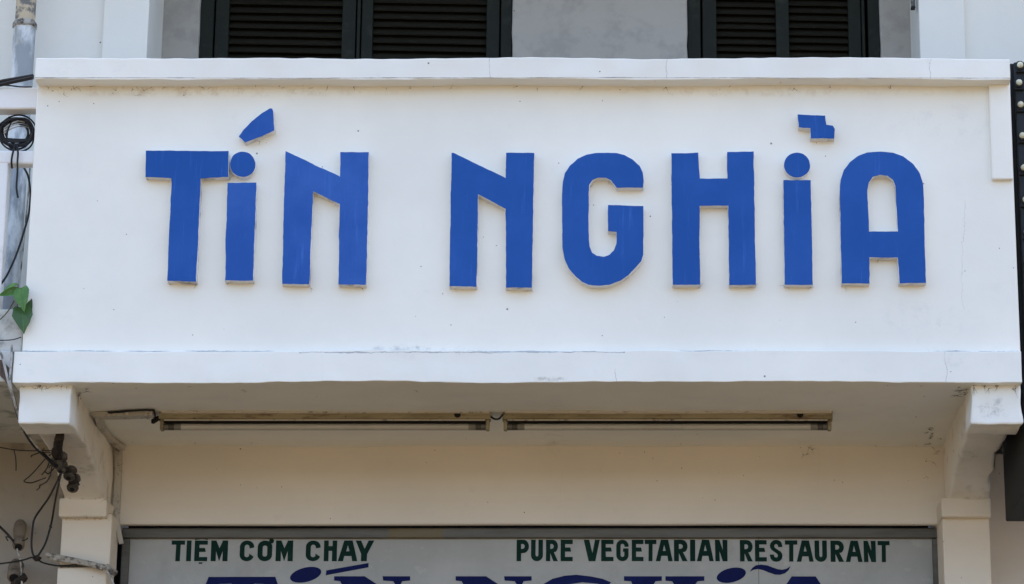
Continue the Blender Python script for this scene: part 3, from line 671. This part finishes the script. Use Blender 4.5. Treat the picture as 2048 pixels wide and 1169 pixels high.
# ------------------------------------------------------------------ fluorescent lights under the slab
def fluorescent(u0, u1, label, hole_u):
    yb = PZ(1000, 824, z_slab).y
    x0, x1 = PZ(u0, 830, z_slab - 0.01).x, PZ(u1, 830, z_slab - 0.01).x
    r = empty('fluorescent_light', ((x0 + x1) / 2, yb + 0.03, z_slab - 0.06), label, 'light', 'unlit tube lights under the balcony')
    bm = bmesh.new()
    prof = [(0.0, 0.004), (0.0, -0.010), (0.006, -0.026), (0.020, -0.030), (0.042, -0.030), (0.056, -0.026), (0.062, -0.010), (0.062, 0.004)]
    n = 30; rows = []
    for i in range(n + 1):
        x = x0 + (x1 - x0) * i / n
        w = noise.noise(Vector((x * 2.1, 0, 3))) * 0.0015
        rows.append([bm.verts.new((x, yb + y, z_slab + z + w)) for y, z in prof])
    for a, b in zip(rows, rows[1:]):
        for k in range(len(prof) - 1): bm.faces.new((a[k], a[k + 1], b[k + 1], b[k]))
    bm.faces.new(rows[0]); bm.faces.new(rows[-1][::-1])
    bt = done('batten', bm, M_batten, r, 25)
    yt, zt = yb + 0.030, z_slab - 0.053
    plainbox('seal_strip', x0 + 0.02, x1 - 0.02, yb + 0.010, yb + 0.050, z_slab - 0.0375, z_slab - 0.0295, M_void, r)  # added black strip, stands for the shadow line between batten and tube
    plainbox('lip', x0 + 0.02, x1 - 0.02, yb + 0.004, yb + 0.0095, z_slab - 0.034, z_slab - 0.029, M_pvc, r)
    done('mounting_strip', box_bm(x0 + 0.01, x1 - 0.004, yb - 0.006, yb + 0.068, z_slab - 0.0075, z_slab + 0.004, 0.001, 0.06, 0.002, seg=1, fine=0.0012), M_pvc, r)
    for s, xx in ((1, x0), (-1, x1)):
        xa, xb = sorted((xx + s * 0.004, xx + s * 0.018))
        plainbox('lamp_holder', xa, xb, yb + 0.014, yb + 0.046, z_slab - 0.068, z_slab - 0.024, M_batten, r, 0.003)
    bm = bmesh.new()
    lathe_into(bm, Vector((x0 + 0.034, yt, zt)), Vector((1, 0, 0)), [(0, 0.013), (x1 - x0 - 0.068, 0.013)], 18)
    t = done('tube', bm, M_glass_tube, r, 40)
    bm = bmesh.new()
    L_ = x1 - x0 - 0.036
    lathe_into(bm, Vector((x0 + 0.018, yt, zt)), Vector((1, 0, 0)), [(0, 0.0132), (0.016, 0.0134)], 18)
    done('end_cap', bm, M_alu, t, 40)
    bm = bmesh.new()
    lathe_into(bm, Vector((x1 - 0.034, yt, zt)), Vector((1, 0, 0)), [(0, 0.0134), (0.016, 0.0132)], 18)
    done('end_cap', bm, M_alu, t, 40)
    for xa, xb, mm, rr_ in ((x0 + 0.0345, x0 + 0.058, M_tube_end, .01325), (x0 + 0.058, x0 + 0.085, M_tube_mid, .01318), (x1 - 0.058, x1 - 0.0345, M_tube_end, .01325), (x1 - 0.085, x1 - 0.058, M_tube_mid, .01318)):
        bm = bmesh.new(); lathe_into(bm, Vector((xa, yt, zt)), Vector((1, 0, 0)), [(0, rr_), (xb - xa, rr_)], 18)
        done('burnt_end', bm, mm, t, 40)
    xh = PZ(hole_u, 830, z_slab - 0.01).x
    bm = bmesh.new(); lathe_into(bm, Vector((xh, yb + 0.004, z_slab - 0.010)), Vector((0, -1, 0)), [(0, 0.013), (0.0055, 0.013)], 14)
    done('knockout_hole', bm, M_void, bt, 40)
    return r
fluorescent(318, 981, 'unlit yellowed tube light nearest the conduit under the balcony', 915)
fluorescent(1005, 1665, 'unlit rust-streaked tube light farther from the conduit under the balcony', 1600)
yl = PZ(1000, 824, z_slab).y
tube('connecting_cable', [PZ(978, 831, z_slab - 0.012), PZ(988, 838, z_slab - 0.02), PZ(998, 838, z_slab - 0.03), PZ(1006, 829, z_slab - 0.012)], 0.004, M_black)
tag(bpy.data.objects['connecting_cable'], 'short black cable bridging the gap between the two tube lights', 'cable')

# ------------------------------------------------------------------ conduit from the lights to the corner and down
zc_ = z_slab - 0.010
cond = empty('cable_conduit', P(235, 1040, YW - 0.02), 'old cream cable conduit bent along the soffit and down beside the pilaster', 'conduit')
def flatbar(name, pts, w, h, m, parent, side):
    bm = bmesh.new(); rows = []
    for i, p in enumerate(pts):
        a, b = pts[max(0, i - 1)], pts[min(len(pts) - 1, i + 1)]
        t = (b - a).normalized(); s = side - t * side.dot(t); s.normalize(); n = t.cross(s)
        rows.append([bm.verts.new(p + s * w * e + n * h * f) for e, f in ((-.5, -.5), (.5, -.5), (.5, .5), (-.5, .5))])
    for a, b in zip(rows, rows[1:]):
        for k in range(4): bm.faces.new((a[k], a[(k + 1) % 4], b[(k + 1) % 4], b[k]))
    bm.faces.new(rows[0]); bm.faces.new(rows[-1][::-1])
    return done(name, bm, m, parent, 30)
A0, A1 = PZ(189, 832, zc_), PZ(308, 828.5, zc_)
B1 = PZ(237, 893, zc_)
flatbar('soffit_run', [A0.lerp(A1, t) + Vector((0, 0, -0.002 * math.sin(t * 3.1))) for t in [i / 8 for i in range(9)]], 0.055, 0.018, M_pvc, cond, Vector((0, 1, 0)))
flatbar('cross_run', [A0.lerp(B1, t) + Vector((0.012 - 0.022 * math.sin(t * 3.14), 0.02, -0.003)) for t in [i / 8 for i in range(9)]], 0.024, 0.018, M_pvc, cond, Vector((1, 0, 0)))
yc = YW - 0.014
flatbar('wall_run', [P(238, 894, yc), P(237, 940, yc), P(235, 985, yc), P(233, 1026, yc)], 0.026, 0.02, M_pvc, cond, Vector((1, 0, 0)))
flatbar('end_piece', [P(233, 1024, yc - 0.012), P(236, 1052, yc - 0.016), P(243, 1088, yc - 0.012)], 0.017, 0.012, M_pvc, cond, Vector((1, 0, 0)))
tube('dark_cable', [PZ(216, 826, z_slab - 0.006), PZ(240, 824, z_slab - 0.006), PZ(262, 822, z_slab - 0.006), PZ(290, 820.5, z_slab - 0.006), PZ(309, 821, z_slab - 0.006)], 0.0045, M_black, cond)  # added black tube, stands for the shaded gap along the conduit
for u in (256, 294):
    p = PZ(u, 829, zc_)
    plainbox('clip', p.x - 0.006, p.x + 0.006, p.y - 0.034, p.y + 0.034, p.z - 0.013, p.z + 0.008, M_pvc, cond, 0.002)
tube('loose_wire', [PZ(308, 822, z_slab - 0.004), PZ(310, 830, z_slab - 0.012), PZ(308, 842, z_slab - 0.03)], 0.0035, M_black, cond)
flatbar('broken_sleeve', [PZ(305, 844, z_slab - 0.03), PZ(318, 836, z_slab - 0.022)], 0.016, 0.012, M_void, cond, Vector((0, 0, 1)))

# ------------------------------------------------------------------ house at the left: wall, balcony rail, pipe
nb = empty('neighbouring_house', (xL - 2.5, 1.4, 0), 'grimy white neighbouring house with openwork balcony rail, left edge', 'building')
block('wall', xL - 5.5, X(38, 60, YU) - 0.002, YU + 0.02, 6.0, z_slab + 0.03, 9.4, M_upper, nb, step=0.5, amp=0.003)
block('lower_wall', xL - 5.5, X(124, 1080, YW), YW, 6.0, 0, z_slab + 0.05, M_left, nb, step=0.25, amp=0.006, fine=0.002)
YN = 0.012
nx0 = xL - 2.2
nx1 = xL - 0.003
zl = lambda v: Zt(v, YN)
block('balcony_slab', nx0, X(24, 735, YN), YN - 0.01, YW + 0.03, z_slab + 0.012, zl(702), M_grimy, nb, bev=0.008, step=0.06, amp=0.006, fine=0.003, seed=6)
block('rail', nx0, xL + 0.02, YN, YN + 0.075, zl(218), zl(174), M_rail, nb, bev=0.008, step=0.05, amp=0.004, seed=7, fine=0.0015)
block('rail', nx0, xL + 0.012, YN, YN + 0.060, zl(328), zl(301), M_rail, nb, bev=0.008, step=0.05, amp=0.004, seed=8, fine=0.0015)
block('post', nx0 + 0.1, X(7, 470, YN), YN + 0.002, YN + 0.062, zl(622), zl(324), M_rail, nb, bev=0.006, step=0.06, amp=0.003, seed=9)
block('sill_wall', nx0, X(46, 660, YN), YN + 0.004, YN + 0.064, zl(705), zl(618), M_grimy, nb, bev=0.008, step=0.04, amp=0.005, seed=10, fine=0.003)
bare = chip([(lambda w: (w.x, w.z))(P(a, b, YN - 0.014)) for a, b in [(-40, 722), (5, 722), (14, 730), (20, 738), (19, 752), (12, 766), (-5, 745), (-40, 735)]], 0.004, 0.012, 3)
link('bare_brick_patch', flat_mesh([bare], YN - 0.019, 0.03), M_brickbare, nb)

pipe = empty('drain_pipe', P(30, 700, 0.86), 'weathered fat drain pipe with peeling paint behind the neighbouring rail', 'pipe')
pb, ptp = P(22, 640, 0.86), P(43, 30, 0.86)
px = (pb.x + ptp.x) / 2
def pipe_piece(name, z0, z1, r0, r1, amp=0.003):
    bm = bmesh.new(); n = max(3, int((z1 - z0) / 0.03))
    lathe_into(bm, Vector((px, 0.86, z0)), Vector((0, 0, 1)), [((z1 - z0) * i / n, r0 + (r1 - r0) * i / n) for i in range(n + 1)], 24)
    for w in bm.verts: w.co += noise.noise_vector(w.co * 22) * amp
    return done(name, bm, M_pipe, pipe, 60)
zj = Zt(52, 0.86)
pipe_piece('lower_length', z_slab + 0.1, zj, 0.044, 0.046, 0.0015)
pipe_piece('upper_length', zj + 0.004, 9.2, 0.041, 0.042, 0.002)
bm = bmesh.new(); lathe_into(bm, Vector((px, 0.86, zj - 0.012)), Vector((0, 0, 1)), [(0, 0.046), (0.006, 0.051), (0.016, 0.050), (0.03, 0.043)], 30)
for w in bm.verts: w.co += noise.noise_vector(w.co * 60) * 0.005
done('joint_mortar', bm, M_debris, pipe, 60)

# ------------------------------------------------------------------ cables on the left
def cable(name, pts, r, m, label, cat='cable', group=None, sides=7, parent=None):
    o = tube(name, pts, r, m, parent, sides)
    if label: tag(o, label, cat, group)
    return o
bundle = empty('cable_bundle', P(30, 158, -0.02), 'thick black cable bundle reaching the end of the coping', 'cable')
for k, (dv, dy) in enumerate(((0, 0), (4, 0.01), (7, -0.004))):
    cable('cable', [P(-60, 178 + dv, 0.02 + dy), P(0, 164 + dv * .9, 0.01 + dy), P(30, 158.5 + dv * .7, 0.0 + dy), P(52, 154.5 + dv * .6, -0.01 + dy), P(66, 152 + dv * .5, -0.02 + dy)], 0.0075, M_black, None, parent=bundle)
cable('cable', [P(-40, 172, 0.05), P(10, 171, 0.05), P(40, 174, 0.05), P(64, 174.5, 0.05)], 0.003, M_black, None, parent=bundle)

coil = empty('cable_coil', P(36, 300, 0.05), 'coil of black cable stuffed in the upper gap of the neighbouring rail', 'cable')
rnd = random.Random(3)
for k in range(13):
    cu, cv = 33 + rnd.uniform(-6, 6), 266 + rnd.uniform(-3.5, 3.5)
    ru, rv = 33 + rnd.uniform(-9, 4), 30 + rnd.uniform(-9, 4); y = 0.035 + rnd.uniform(-0.03, 0.035)
    ph = rnd.uniform(0, 6)
    pts = [P(cu + ru * math.cos(a), cv + rv * math.sin(a), y + 0.012 * math.sin(a + ph)) for a in [2 * math.pi * i / 22 for i in range(22)]]
    pts = [q + noise.noise_vector(q * 11 + Vector((k * 5, 0, 0))) * 0.011 for q in pts]
    cable('cable_loop', pts + [pts[0]], 0.0034, M_black, None, parent=coil)
for k in range(3):
    cable('cable_loop', [P(8, 258 + k * 5, 0.03), P(22, 248 + k * 5, 0.02), P(40, 243 + k * 5, 0.03), P(62, 250 + k * 3, 0.04)], 0.003, M_greycable, None, parent=coil)
for k in range(3):
    cable('cable_loop', [P(9, 278 + k * 2, 0.03), P(30, 280 + k * 2, 0.02), P(52, 280 + k, 0.03), P(70, 276, 0.04)], 0.005, M_black, None, parent=coil)
cable('hanging_cable', [P(31, 288, 0.0), P(26, 305, -0.005), P(23, 322, 0.0), P(24, 337, 0.02)], 0.004, M_black, 'bowed black cable hanging from the coil over the middle rail', group='cables hanging from the coil')
cable('hanging_cable', [P(33, 288, 0.0), P(36, 305, -0.005), P(35, 325, -0.004), P(35, 345, 0.0), P(33, 375, 0.0), P(36, 396, 0.0)], 0.004, M_black, 'straight short black cable end dangling into the lower rail gap', group='cables hanging from the coil')
cable('hanging_cable', [P(48, 336, 0.09), P(56, 352, 0.06), P(60, 375, 0.05), P(60.5, 400, 0.05), P(57, 430, 0.05), P(49, 460, 0.05), P(38, 495, 0.05), P(25, 528, 0.04), P(7, 562, 0.03), P(-20, 590, 0.02)], 0.0042, M_black, 'long black cable curving down across the lower rail gap', group='cables hanging from the coil')
cable('hanging_cable', [P(60, 336, 0.10), P(58, 370, 0.10), P(53, 425, 0.11), P(46, 500, 0.12), P(40, 560, 0.12), P(37, 615, 0.12)], 0.003, M_greycable, 'thin worn grey cable dropping behind the long black one', group='cables hanging from the coil')
cable('ledge_wire', [P(-30, 682, -0.01), P(5, 681, -0.008), P(25, 680, -0.008), P(42, 675, -0.004)], 0.002, M_iron, 'thin dark wire lying along the grimy ledge under the leaves', 'wire')
cable('twig', [P(28, 602, 0.0), P(18, 620, -0.01), P(6, 634, -0.012), P(-15, 652, -0.01)], 0.0022, M_stem, 'thin bare twig below the leafy sprig', 'twig')
drop = empty('dropping_cables', P(20, 760, -0.04), 'pair of pale worn cables dropping past the neighbouring slab to the insulators', 'cable')
cable('cable', [P(-8, 690, -0.03), P(4, 712, -0.035), P(11, 740, -0.035), P(18, 770, -0.03), P(27, 800, 0.02), P(38, 835, 0.1), P(52, 868, 0.22), P(75, 900, 0.3), P(106, 926, 0.36)], 0.0048, M_greycable, None, parent=drop)
cable('cable', [P(24, 690, -0.03), P(22, 730, -0.035), P(20, 765, -0.03), P(28, 800, 0.01), P(40, 835, 0.1), P(55, 868, 0.22), P(82, 903, 0.3), P(110, 922, 0.36)], 0.0042, M_greycable, None, parent=drop)
cable('cable', [P(27, 798, 0.02), P(37, 832, 0.1), P(52, 867, 0.22), P(70, 893, 0.28), P(90, 912, 0.32), P(108, 930, 0.36)], 0.0075, M_black, None, parent=drop)

rack = empty('insulator_rack', P(122, 930, 0.45), 'sooty iron bracket with dark spool insulators under the balcony end', 'insulator')
def rough_post():
    bm = bmesh.new()
    tube_into(bm, catmull([P(118, 871, 0.20), P(117, 890, 0.26), P(115, 910, 0.34), P(119, 922, 0.40), P(126, 935, 0.44), P(140, 950, 0.50), P(149, 968, 0.58)], 5), 0.018, 9, radii=None)
    for w in bm.verts: w.co += noise.noise_vector(w.co * 45) * 0.010
    return done('post', bm, M_iron, rack, 60)
rough_post()
def spool(u, v, y, r, ax, name='spool', ln=0.05):
    bm = bmesh.new(); c = P(u, v, y); a = Vector(ax).normalized()
    p = [(0, r * .45), (0.002, r * .9), (ln * .14, r), (ln * .26, r * .9), (ln * .36, r * .48), (ln * .62, r * .46), (ln * .72, r * .85), (ln * .84, r), (ln, r * .85)]
    lathe_into(bm, c, a, p, 18)
    o = done(name, bm, M_porcelain, rack, 40)
    bm = bmesh.new(); lathe_into(bm, c - a * 0.003, a, [(0, r * .4), (0.01, r * .4)], 12)
    done('bore', bm, M_void, o, 40)
    return o
spool(112, 931, 0.36, 0.024, (0.25, 0.6, 0.75), ln=0.065)
spool(121, 943, 0.40, 0.018, (0.15, 0.5, 0.8), ln=0.045)
spool(137, 957, 0.47, 0.023, (0.15, 0.45, 0.85), ln=0.05)
spool(144.5, 979, 0.55, 0.024, (0.02, 0.6, 0.9), ln=0.07)

lw = empty('loose_wires', P(110, 910, 0.76), 'tangle of thin black wire ends round the sooty insulator bracket', 'wire')
for pts in ([(-10, 893), (4, 896), (28, 900), (60, 902), (108, 901)], [(28, 901), (31, 915), (32, 930), (32, 942)], [(106, 906), (92, 917), (70, 942), (58, 954), (48, 963), (62, 966), (78, 961), (91, 956)],
            [(107, 921), (99, 925), (94, 937), (88, 945)], [(104, 928), (102, 945), (99, 955), (92, 965), (80, 971), (79, 976), (73, 981)], [(106, 930), (100, 932), (98, 936)], [(62, 912), (80, 906), (104, 905)], [(30, 1090), (22, 1078), (12, 1074), (16, 1082)], [(44, 1082), (52, 1080), (56, 1076)], [(98, 1062), (101, 1058), (99, 1052), (104, 1056)], [(88, 897), (84, 904), (86, 910)], [(110, 935), (97, 948), (90, 944), (84, 950)], [(121, 950), (116, 956), (118, 962)], [(20, 700), (14, 690), (6, 684)]):
    cable('wire', [P(a, b, 0.42 if a > 85 else 0.55) for a, b in pts], 0.0024, M_black, None, parent=lw, sides=5)
yk = 0.80
cable('looped_cable', [P(121, 948, 0.40), P(112, 968, 0.55), P(98, 995, 0.7), P(84, 1015, yk), P(69, 1038, yk), P(65, 1060, yk), P(63, 1085, yk), P(65, 1106, yk), P(72, 1116, yk), P(80, 1106, yk), P(92, 1084, yk), P(103, 1045, yk), P(110, 1005, 0.7), P(118, 965, 0.5), P(122, 948, 0.40)], 0.0042, M_black, 'long black cable loop hanging below the insulators')
cable('wall_cable', [P(-20, 1130, 0.86), P(15, 1126, 0.85), P(45, 1121, 0.83), P(68, 1115, 0.81), P(84, 1125, 0.82), P(108, 1131, 0.83), P(125, 1132, 0.835), P(150, 1130, 0.83), P(185, 1131, 0.83), P(210, 1139, 0.83)], 0.0034, M_black, 'dark cable crossing the lower wall to the pilaster beside the clip')
tag(done('cable_knot', (lambda b: (bmesh.ops.create_icosphere(b, subdivisions=3, radius=0.014), [setattr(w, 'co', P(74, 1117, 0.805) + Vector((w.co.x, w.co.y, w.co.z * 0.8)) + noise.noise_vector(w.co * 90) * 0.007) for w in b.verts], b)[2])(bmesh.new()), M_iron, None), 'small sooty lump where the looped cable is tied', 'knot')
db = empty('broken_conduit', P(160, 1130, 0.82), 'grimy broken conduit lying across the pilaster beside the framed board', 'conduit')
tube('sleeve', [P(92, 1110, 0.82), P(120, 1115, 0.82), P(165, 1124, 0.82), P(200, 1132, 0.815), P(214, 1136, 0.81)], 0.010, M_debris, db, radii=None)
tube('sleeve', [P(100, 1117, 0.815), P(130, 1122, 0.82), P(170, 1128, 0.815), P(205, 1138, 0.81)], 0.008, M_debris, db)
tube('stub', [P(212, 1134, 0.81), P(222, 1141, 0.805), P(231, 1148, 0.80)], 0.014, M_debris, db)
tube('wire_end', [P(214, 1142, 0.80), P(222, 1155, 0.80), P(228, 1172, 0.80), P(230, 1190, 0.80)], 0.0035, M_greycable, db)

def wall_insulator(label, base, tip, r, m):
    r_ = empty('wall_insulator', base, label, 'insulator', 'porcelain insulators on the lower left wall')
    a = (tip - base); ln = a.length; bm = bmesh.new()
    lathe_into(bm, base, a, [(0, r * .7), (ln * .1, r * .95), (ln * .3, r), (ln * .62, r * .92), (ln * .66, r * .78), (ln * .72, r * .80), (ln * .76, r * .95), (ln * .97, r * .92), (ln, r * .8)], 20)
    for w in bm.verts: w.co += noise.noise_vector(w.co * 40) * 0.003
    done('body', bm, m, r_, 50)
    bm = bmesh.new(); lathe_into(bm, tip - a.normalized() * 0.004, a, [(0, r * .6), (0.008, r * .58)], 14)
    done('bore', bm, M_void, r_, 40)
    return r_
wall_insulator('brown porcelain insulator tube with dark hole, upper one on the lower left wall', P(41, 1046, 0.97), P(37, 1094, 0.86), 0.0255, M_porcelain2)
wi = wall_insulator('grey bell-shaped insulator with black clamp, lower one on the lower left wall', P(34, 1128, 0.96), P(28, 1156, 0.88), 0.031, M_porcelain2)
bm = bmesh.new(); tube_into(bm, catmull([P(26, 1172, 0.87), P(38, 1164, 0.86), P(52, 1153, 0.86)], 6), 0.016, 8)
for w in bm.verts: w.co += noise.noise_vector(w.co * 60) * 0.007
done('clamp', bm, M_iron, wi, 50)
cable('insulator_lead', [P(-20, 1035, 0.9), P(0, 1054, 0.88), P(15, 1069, 0.86), P(30, 1087, 0.855)], 0.0048, M_black, 'thick black lead running into the upper wall insulator')
cable('thin_white_lead', [P(34, 1098, 0.85), P(39, 1115, 0.85), P(42, 1135, 0.85), P(44, 1175, 0.85)], 0.0036, M_greycable, 'thin pale lead hanging between the two wall insulators')

# ------------------------------------------------------------------ leafy sprig
plant = empty('leafy_sprig', P(36, 600, 0.01), 'small sprig of green heart-shaped leaves growing from the neighbouring rail', 'plant')
def leaf(base, tip, wpx, y0, y1, m, fold=0.35, roll=0.0, droop=0.25):
    b, t = P(*base, y0), P(*tip, y1)
    ax = t - b; ln = ax.length; ax.normalize()
    face = Vector((0, -1, 0.35)); face = (face - ax * face.dot(ax)).normalized()
    sd_ = ax.cross(face).normalized()
    rot = Matrix.Rotation(roll, 3, ax); sd_ = rot @ sd_; face = rot @ face
    half = wpx * 0.00188 / 2
    prof = [(0, .10), (-.05, .62), (.04, .92), (.18, 1.0), (.34, .96), (.50, .80), (.64, .60), (.78, .36), (.89, .15), (.96, .05), (1.0, .0)]
    bm = bmesh.new(); rows = []
    for s, w in prof:
        mid = b + ax * ln * max(0.0, s) + face * (droop * ln * (0.25 - (s - 0.4) ** 2))
        row = []
        for e in (-1, -.55, 0, .55, 1):
            wob = 1 + 0.30 * noise.noise(Vector((s * 6, e * 2, base[0] * 1.3)))
            row.append(bm.verts.new(mid + sd_ * half * w * e * wob + face * (abs(e) * fold * half * w) + (ax * ln * s * abs(e) if s < 0 else Vector())))
        rows.append(row)
    for p, q in zip(rows, rows[1:]):
        for k in range(4): bm.faces.new((p[k], p[k + 1], q[k + 1], q[k]))
    bmesh.ops.remove_doubles(bm, verts=bm.verts, dist=1e-6)
    lf = done('leaf', bm, m, plant, 80)
    bm = bmesh.new()
    tube_into(bm, [b + ax * ln * s + face * (droop * ln * (0.25 - (s - 0.4) ** 2) + 0.0006) for s in (0, .2, .4, .6, .8, .95)], 0.0009, 5)
    done('midrib', bm, M_leaf, lf, 60)
leaf((43, 577), (48.5, 625), 33, -0.03, -0.045, M_leaf, 0.25, 0.15)
leaf((44, 616), (48, 669), 40, -0.015, -0.03, M_leaf2, 0.2, -0.1)
leaf((36, 571), (1, 591), 17, -0.02, -0.05, M_leaf, 0.5, 0.5)
leaf((37, 583), (-8, 593), 18, -0.02, -0.05, M_leaf, 0.5, -0.3)
leaf((60, 602), (64, 632), 20, 0.0, -0.01, M_leaf2, 0.3, 0.6)
leaf((40, 580), (33, 607), 20, 0.0, 0.01, M_leaf2, 0.3, -0.5)
tube('stem', [P(36, 640, 0.03), P(35, 612, 0.0), P(37, 592, -0.015), P(42, 578, -0.028)], 0.0022, M_stem, plant)
tube('stem', [P(37, 592, -0.015), P(36, 580, -0.02), P(36, 571, -0.02)], 0.0016, M_stem, plant)
tube('stem', [P(37, 600, -0.012), P(41, 608, -0.015), P(44, 616, -0.016)], 0.0016, M_stem, plant)

# ------------------------------------------------------------------ right: neighbouring wall and dark marquee sign
rb = empty('adjoining_house', (xR + 2.5, 1.6, 0), 'plain beige adjoining house wall at the right edge beside the black sign', 'building')
block('wall', xR + 0.352, xR + 5.5, YU + 0.012, 6.0, z_slab, 9.5, M_upper, rb, step=0.5, amp=0.002)
block('lower_wall', X(1978, 1100, YW + 0.12), xR + 5.5, YW + 0.12, 6.0, 0, z_slab - 0.004, M_right, rb, step=0.3, amp=0.004)
mq = empty('marquee_sign', P(2060, 1030, 0.4), 'black projecting marquee sign edged with round cream bulbs beside the balcony', 'sign')
YF = 0.10; mx0 = X(2029.5, 330, YF)
mx0 = max(mx0, xR + 0.012)
zs0, zs1 = Zt(1031, 0.62), Zt(121, YF)
done('sign_box', box_bm(mx0, mx0 + 0.75, YF + 0.03, 0.74, zs0, zs1, 0.004, 0.12, 0.0025, seg=1), M_dark_side, mq)
done('sign_face', box_bm(mx0 + 0.012, mx0 + 0.74, YF, YF + 0.028, zs0 + 0.01, zs1 - 0.006, 0.004, 0.12, 0.002, seg=1), M_dark_sign, mq)
xb0 = mx0
for k, (u, v) in enumerate([(2040, 131), (2038, 166), (2041, 210), (2044.5, 272), (2047.5, 336), (2051, 400), (2054, 464), (2057, 528), (2060, 592), (2063, 656), (2066, 720)]):
    c = P(u, v, YF - 0.004)
    bm = bmesh.new(); r = 0.0125
    lathe_into(bm, c, Vector((0, -1, 0)), [(0, r * .8)] + [(0.004 + r * math.sin(a), r * math.cos(a)) for a in (0, .3, .6, .9, 1.2, 1.45)], 16)
    bl = done('bulb', bm, M_bulb, mq, 60)
    bm = bmesh.new(); lathe_into(bm, c + Vector((0, 0.006, 0)), Vector((0, -1, 0)), [(0, 0.02), (0.005, 0.019), (0.007, 0.0155)], 16)
    done('socket', bm, M_dark_sign, bl, 40)
    plainbox('hook', c.x - 0.017, c.x + 0.017, YF - 0.012, YF + 0.002, c.z - 0.031, c.z - 0.026, M_void, bl, 0.001)

br = empty('metal_bracket', P(1828, 0, YU + 0.1), 'small pale metal bracket hanging high beside the right upper pilaster', 'bracket')
p = P(1827.5, 6, YU - 0.0)
plainbox('plate', p.x - 0.008, p.x + 0.008, YU + 0.02, YU + 0.05, p.z - 0.006, p.z + 0.30, M_greycable, br, 0.002)
plainbox('foot', p.x - 0.009, p.x + 0.009, YU + 0.018, YU + 0.052, p.z - 0.014, p.z - 0.0065, M_black, br, 0.001)
plainbox('arm', p.x - 0.004, xPR0 + 0.01, YU + 0.03, YU + 0.042, p.z + 0.25, p.z + 0.27, M_greycable, br)

# ------------------------------------------------------------------ soot, cobwebs
bm = bmesh.new(); rr = random.Random(11)
def web(p, nrm, size, strands=3):
    nrm = Vector(nrm).normalized(); t = nrm.orthogonal().normalized(); b = nrm.cross(t)
    r = size * 0.30
    vs = []
    n = 6
    for i in range(n):
        a = 2 * math.pi * i / n; q = r * rr.uniform(0.3, 1.1)
        vs.append(bm.verts.new(p + (t * math.cos(a) + b * math.sin(a)) * q + nrm * 0.0005))
    top = bm.verts.new(p + nrm * r * 0.6)
    for i in range(n): bm.faces.new((vs[i], vs[(i + 1) % n], top))
    for _ in range(strands):
        a = rr.uniform(0, 6.28); d = t * math.cos(a) + b * math.sin(a); e = t * math.cos(a + 1.5) + b * math.sin(a + 1.5)
        ln = size * rr.uniform(1.2, 3.5)
        k = rr.uniform(-.4, .4)
        pts = [p + nrm * 0.001 + d * ln * s + e * ln * k * s * s + nrm * 0.002 * math.sin(s * 3) for s in (0, .33, .66, 1)]
        tube_into(bm, pts, 0.0007, 3, radii=[0.0007, 0.0005, 0.0004, 0.0002], caps=False)
for u in [98, 142, 181, 241, 278, 300, 322, 356, 404, 480, 512, 560, 617, 660, 705, 770, 816, 868, 905, 1028, 1070, 1160, 1264, 1330, 1460, 1583, 1660, 1780, 1992, 2005]:
    web(P(u + rr.uniform(-6, 6), 174 + rr.uniform(-2, 4), -0.004), (0, -1, -0.6), rr.choice((0.004, 0.006, 0.009)), rr.choice((1, 2, 3)))
for _ in range(16):
    web(P(rr.uniform(90, 420), rr.uniform(172, 192), -0.004), (0, -1, 0), rr.uniform(0.003, 0.006), 2)
def soff(u, v, s, k): web(PZ(u, v, z_slab - 0.003), (0, 0, -1), s, k)
for _ in range(9): soff(rr.gauss(1918, 14), rr.gauss(787, 6), rr.uniform(0.004, 0.012), 5)
for _ in range(9): soff(rr.gauss(1868, 10), rr.gauss(868, 9), rr.uniform(0.004, 0.010), 5)
for _ in range(8): web(P(rr.uniform(1850, 1878), rr.uniform(892, 960), YW - 0.004), (0, -1, 0), rr.uniform(0.003, 0.007), 2)
for _ in range(10): soff(rr.gauss(165, 12), rr.gauss(782, 8), rr.uniform(0.004, 0.010), 3)
for _ in range(24): soff(rr.uniform(250, 1850), rr.choice((rr.uniform(770, 785), rr.uniform(880, 892))), rr.uniform(0.003, 0.007), rr.choice((0, 1, 2)))
for _ in range(4): web(P(rr.uniform(1600, 1650), rr.uniform(893, 912), YW - 0.004), (0, -1, 0), rr.uniform(0.004, 0.008), 4)
for _ in range(14): web(P(rr.uniform(40, 140), rr.uniform(771, 778), 0.011), (0, -1, 0), rr.uniform(0.004, 0.009), 2)
for _ in range(9): web(P(rr.uniform(1945, 2035), rr.uniform(771, 779), 0.011), (0, -1, 0), rr.uniform(0.005, 0.012), 3)
for a, b in [(392, 571), (340, 570), (455, 569), (575, 571), (622, 577), (725, 578), (908, 576), (950, 578), (1018, 579), (1062, 578), (1350, 574), (1400, 574), (1510, 574), (1575, 574), (1622, 574), (1690, 570), (1848, 570), (404, 361), (630, 388), (674, 409), (958, 392), (975, 398), (1008, 414), (1216, 358), (1183, 373), (1228, 466), (1448, 416), (1790, 519), (1758, 520), (520, 284), (458, 360)]:
    web(P(a, b, -0.005), (0, -1, 0), rr.uniform(0.004, 0.009), 2)
for _ in range(18): web(P(rr.uniform(226, 240), rr.uniform(900, 1050), YW - 0.03), (0, -1, 0), rr.uniform(0.004, 0.009), 1)
for _ in range(22): web(P(rr.uniform(120, 220), rr.choice((997, 1037, 1133)) + rr.uniform(-3, 3), YP - 0.04), (0, -1, 0), rr.uniform(0.003, 0.007), 2)
tag(done('cobwebs', bm, M_web, None, 0), 'sooty cobweb wisps and specks in the corners of the plaster', 'cobweb', kind='stuff')
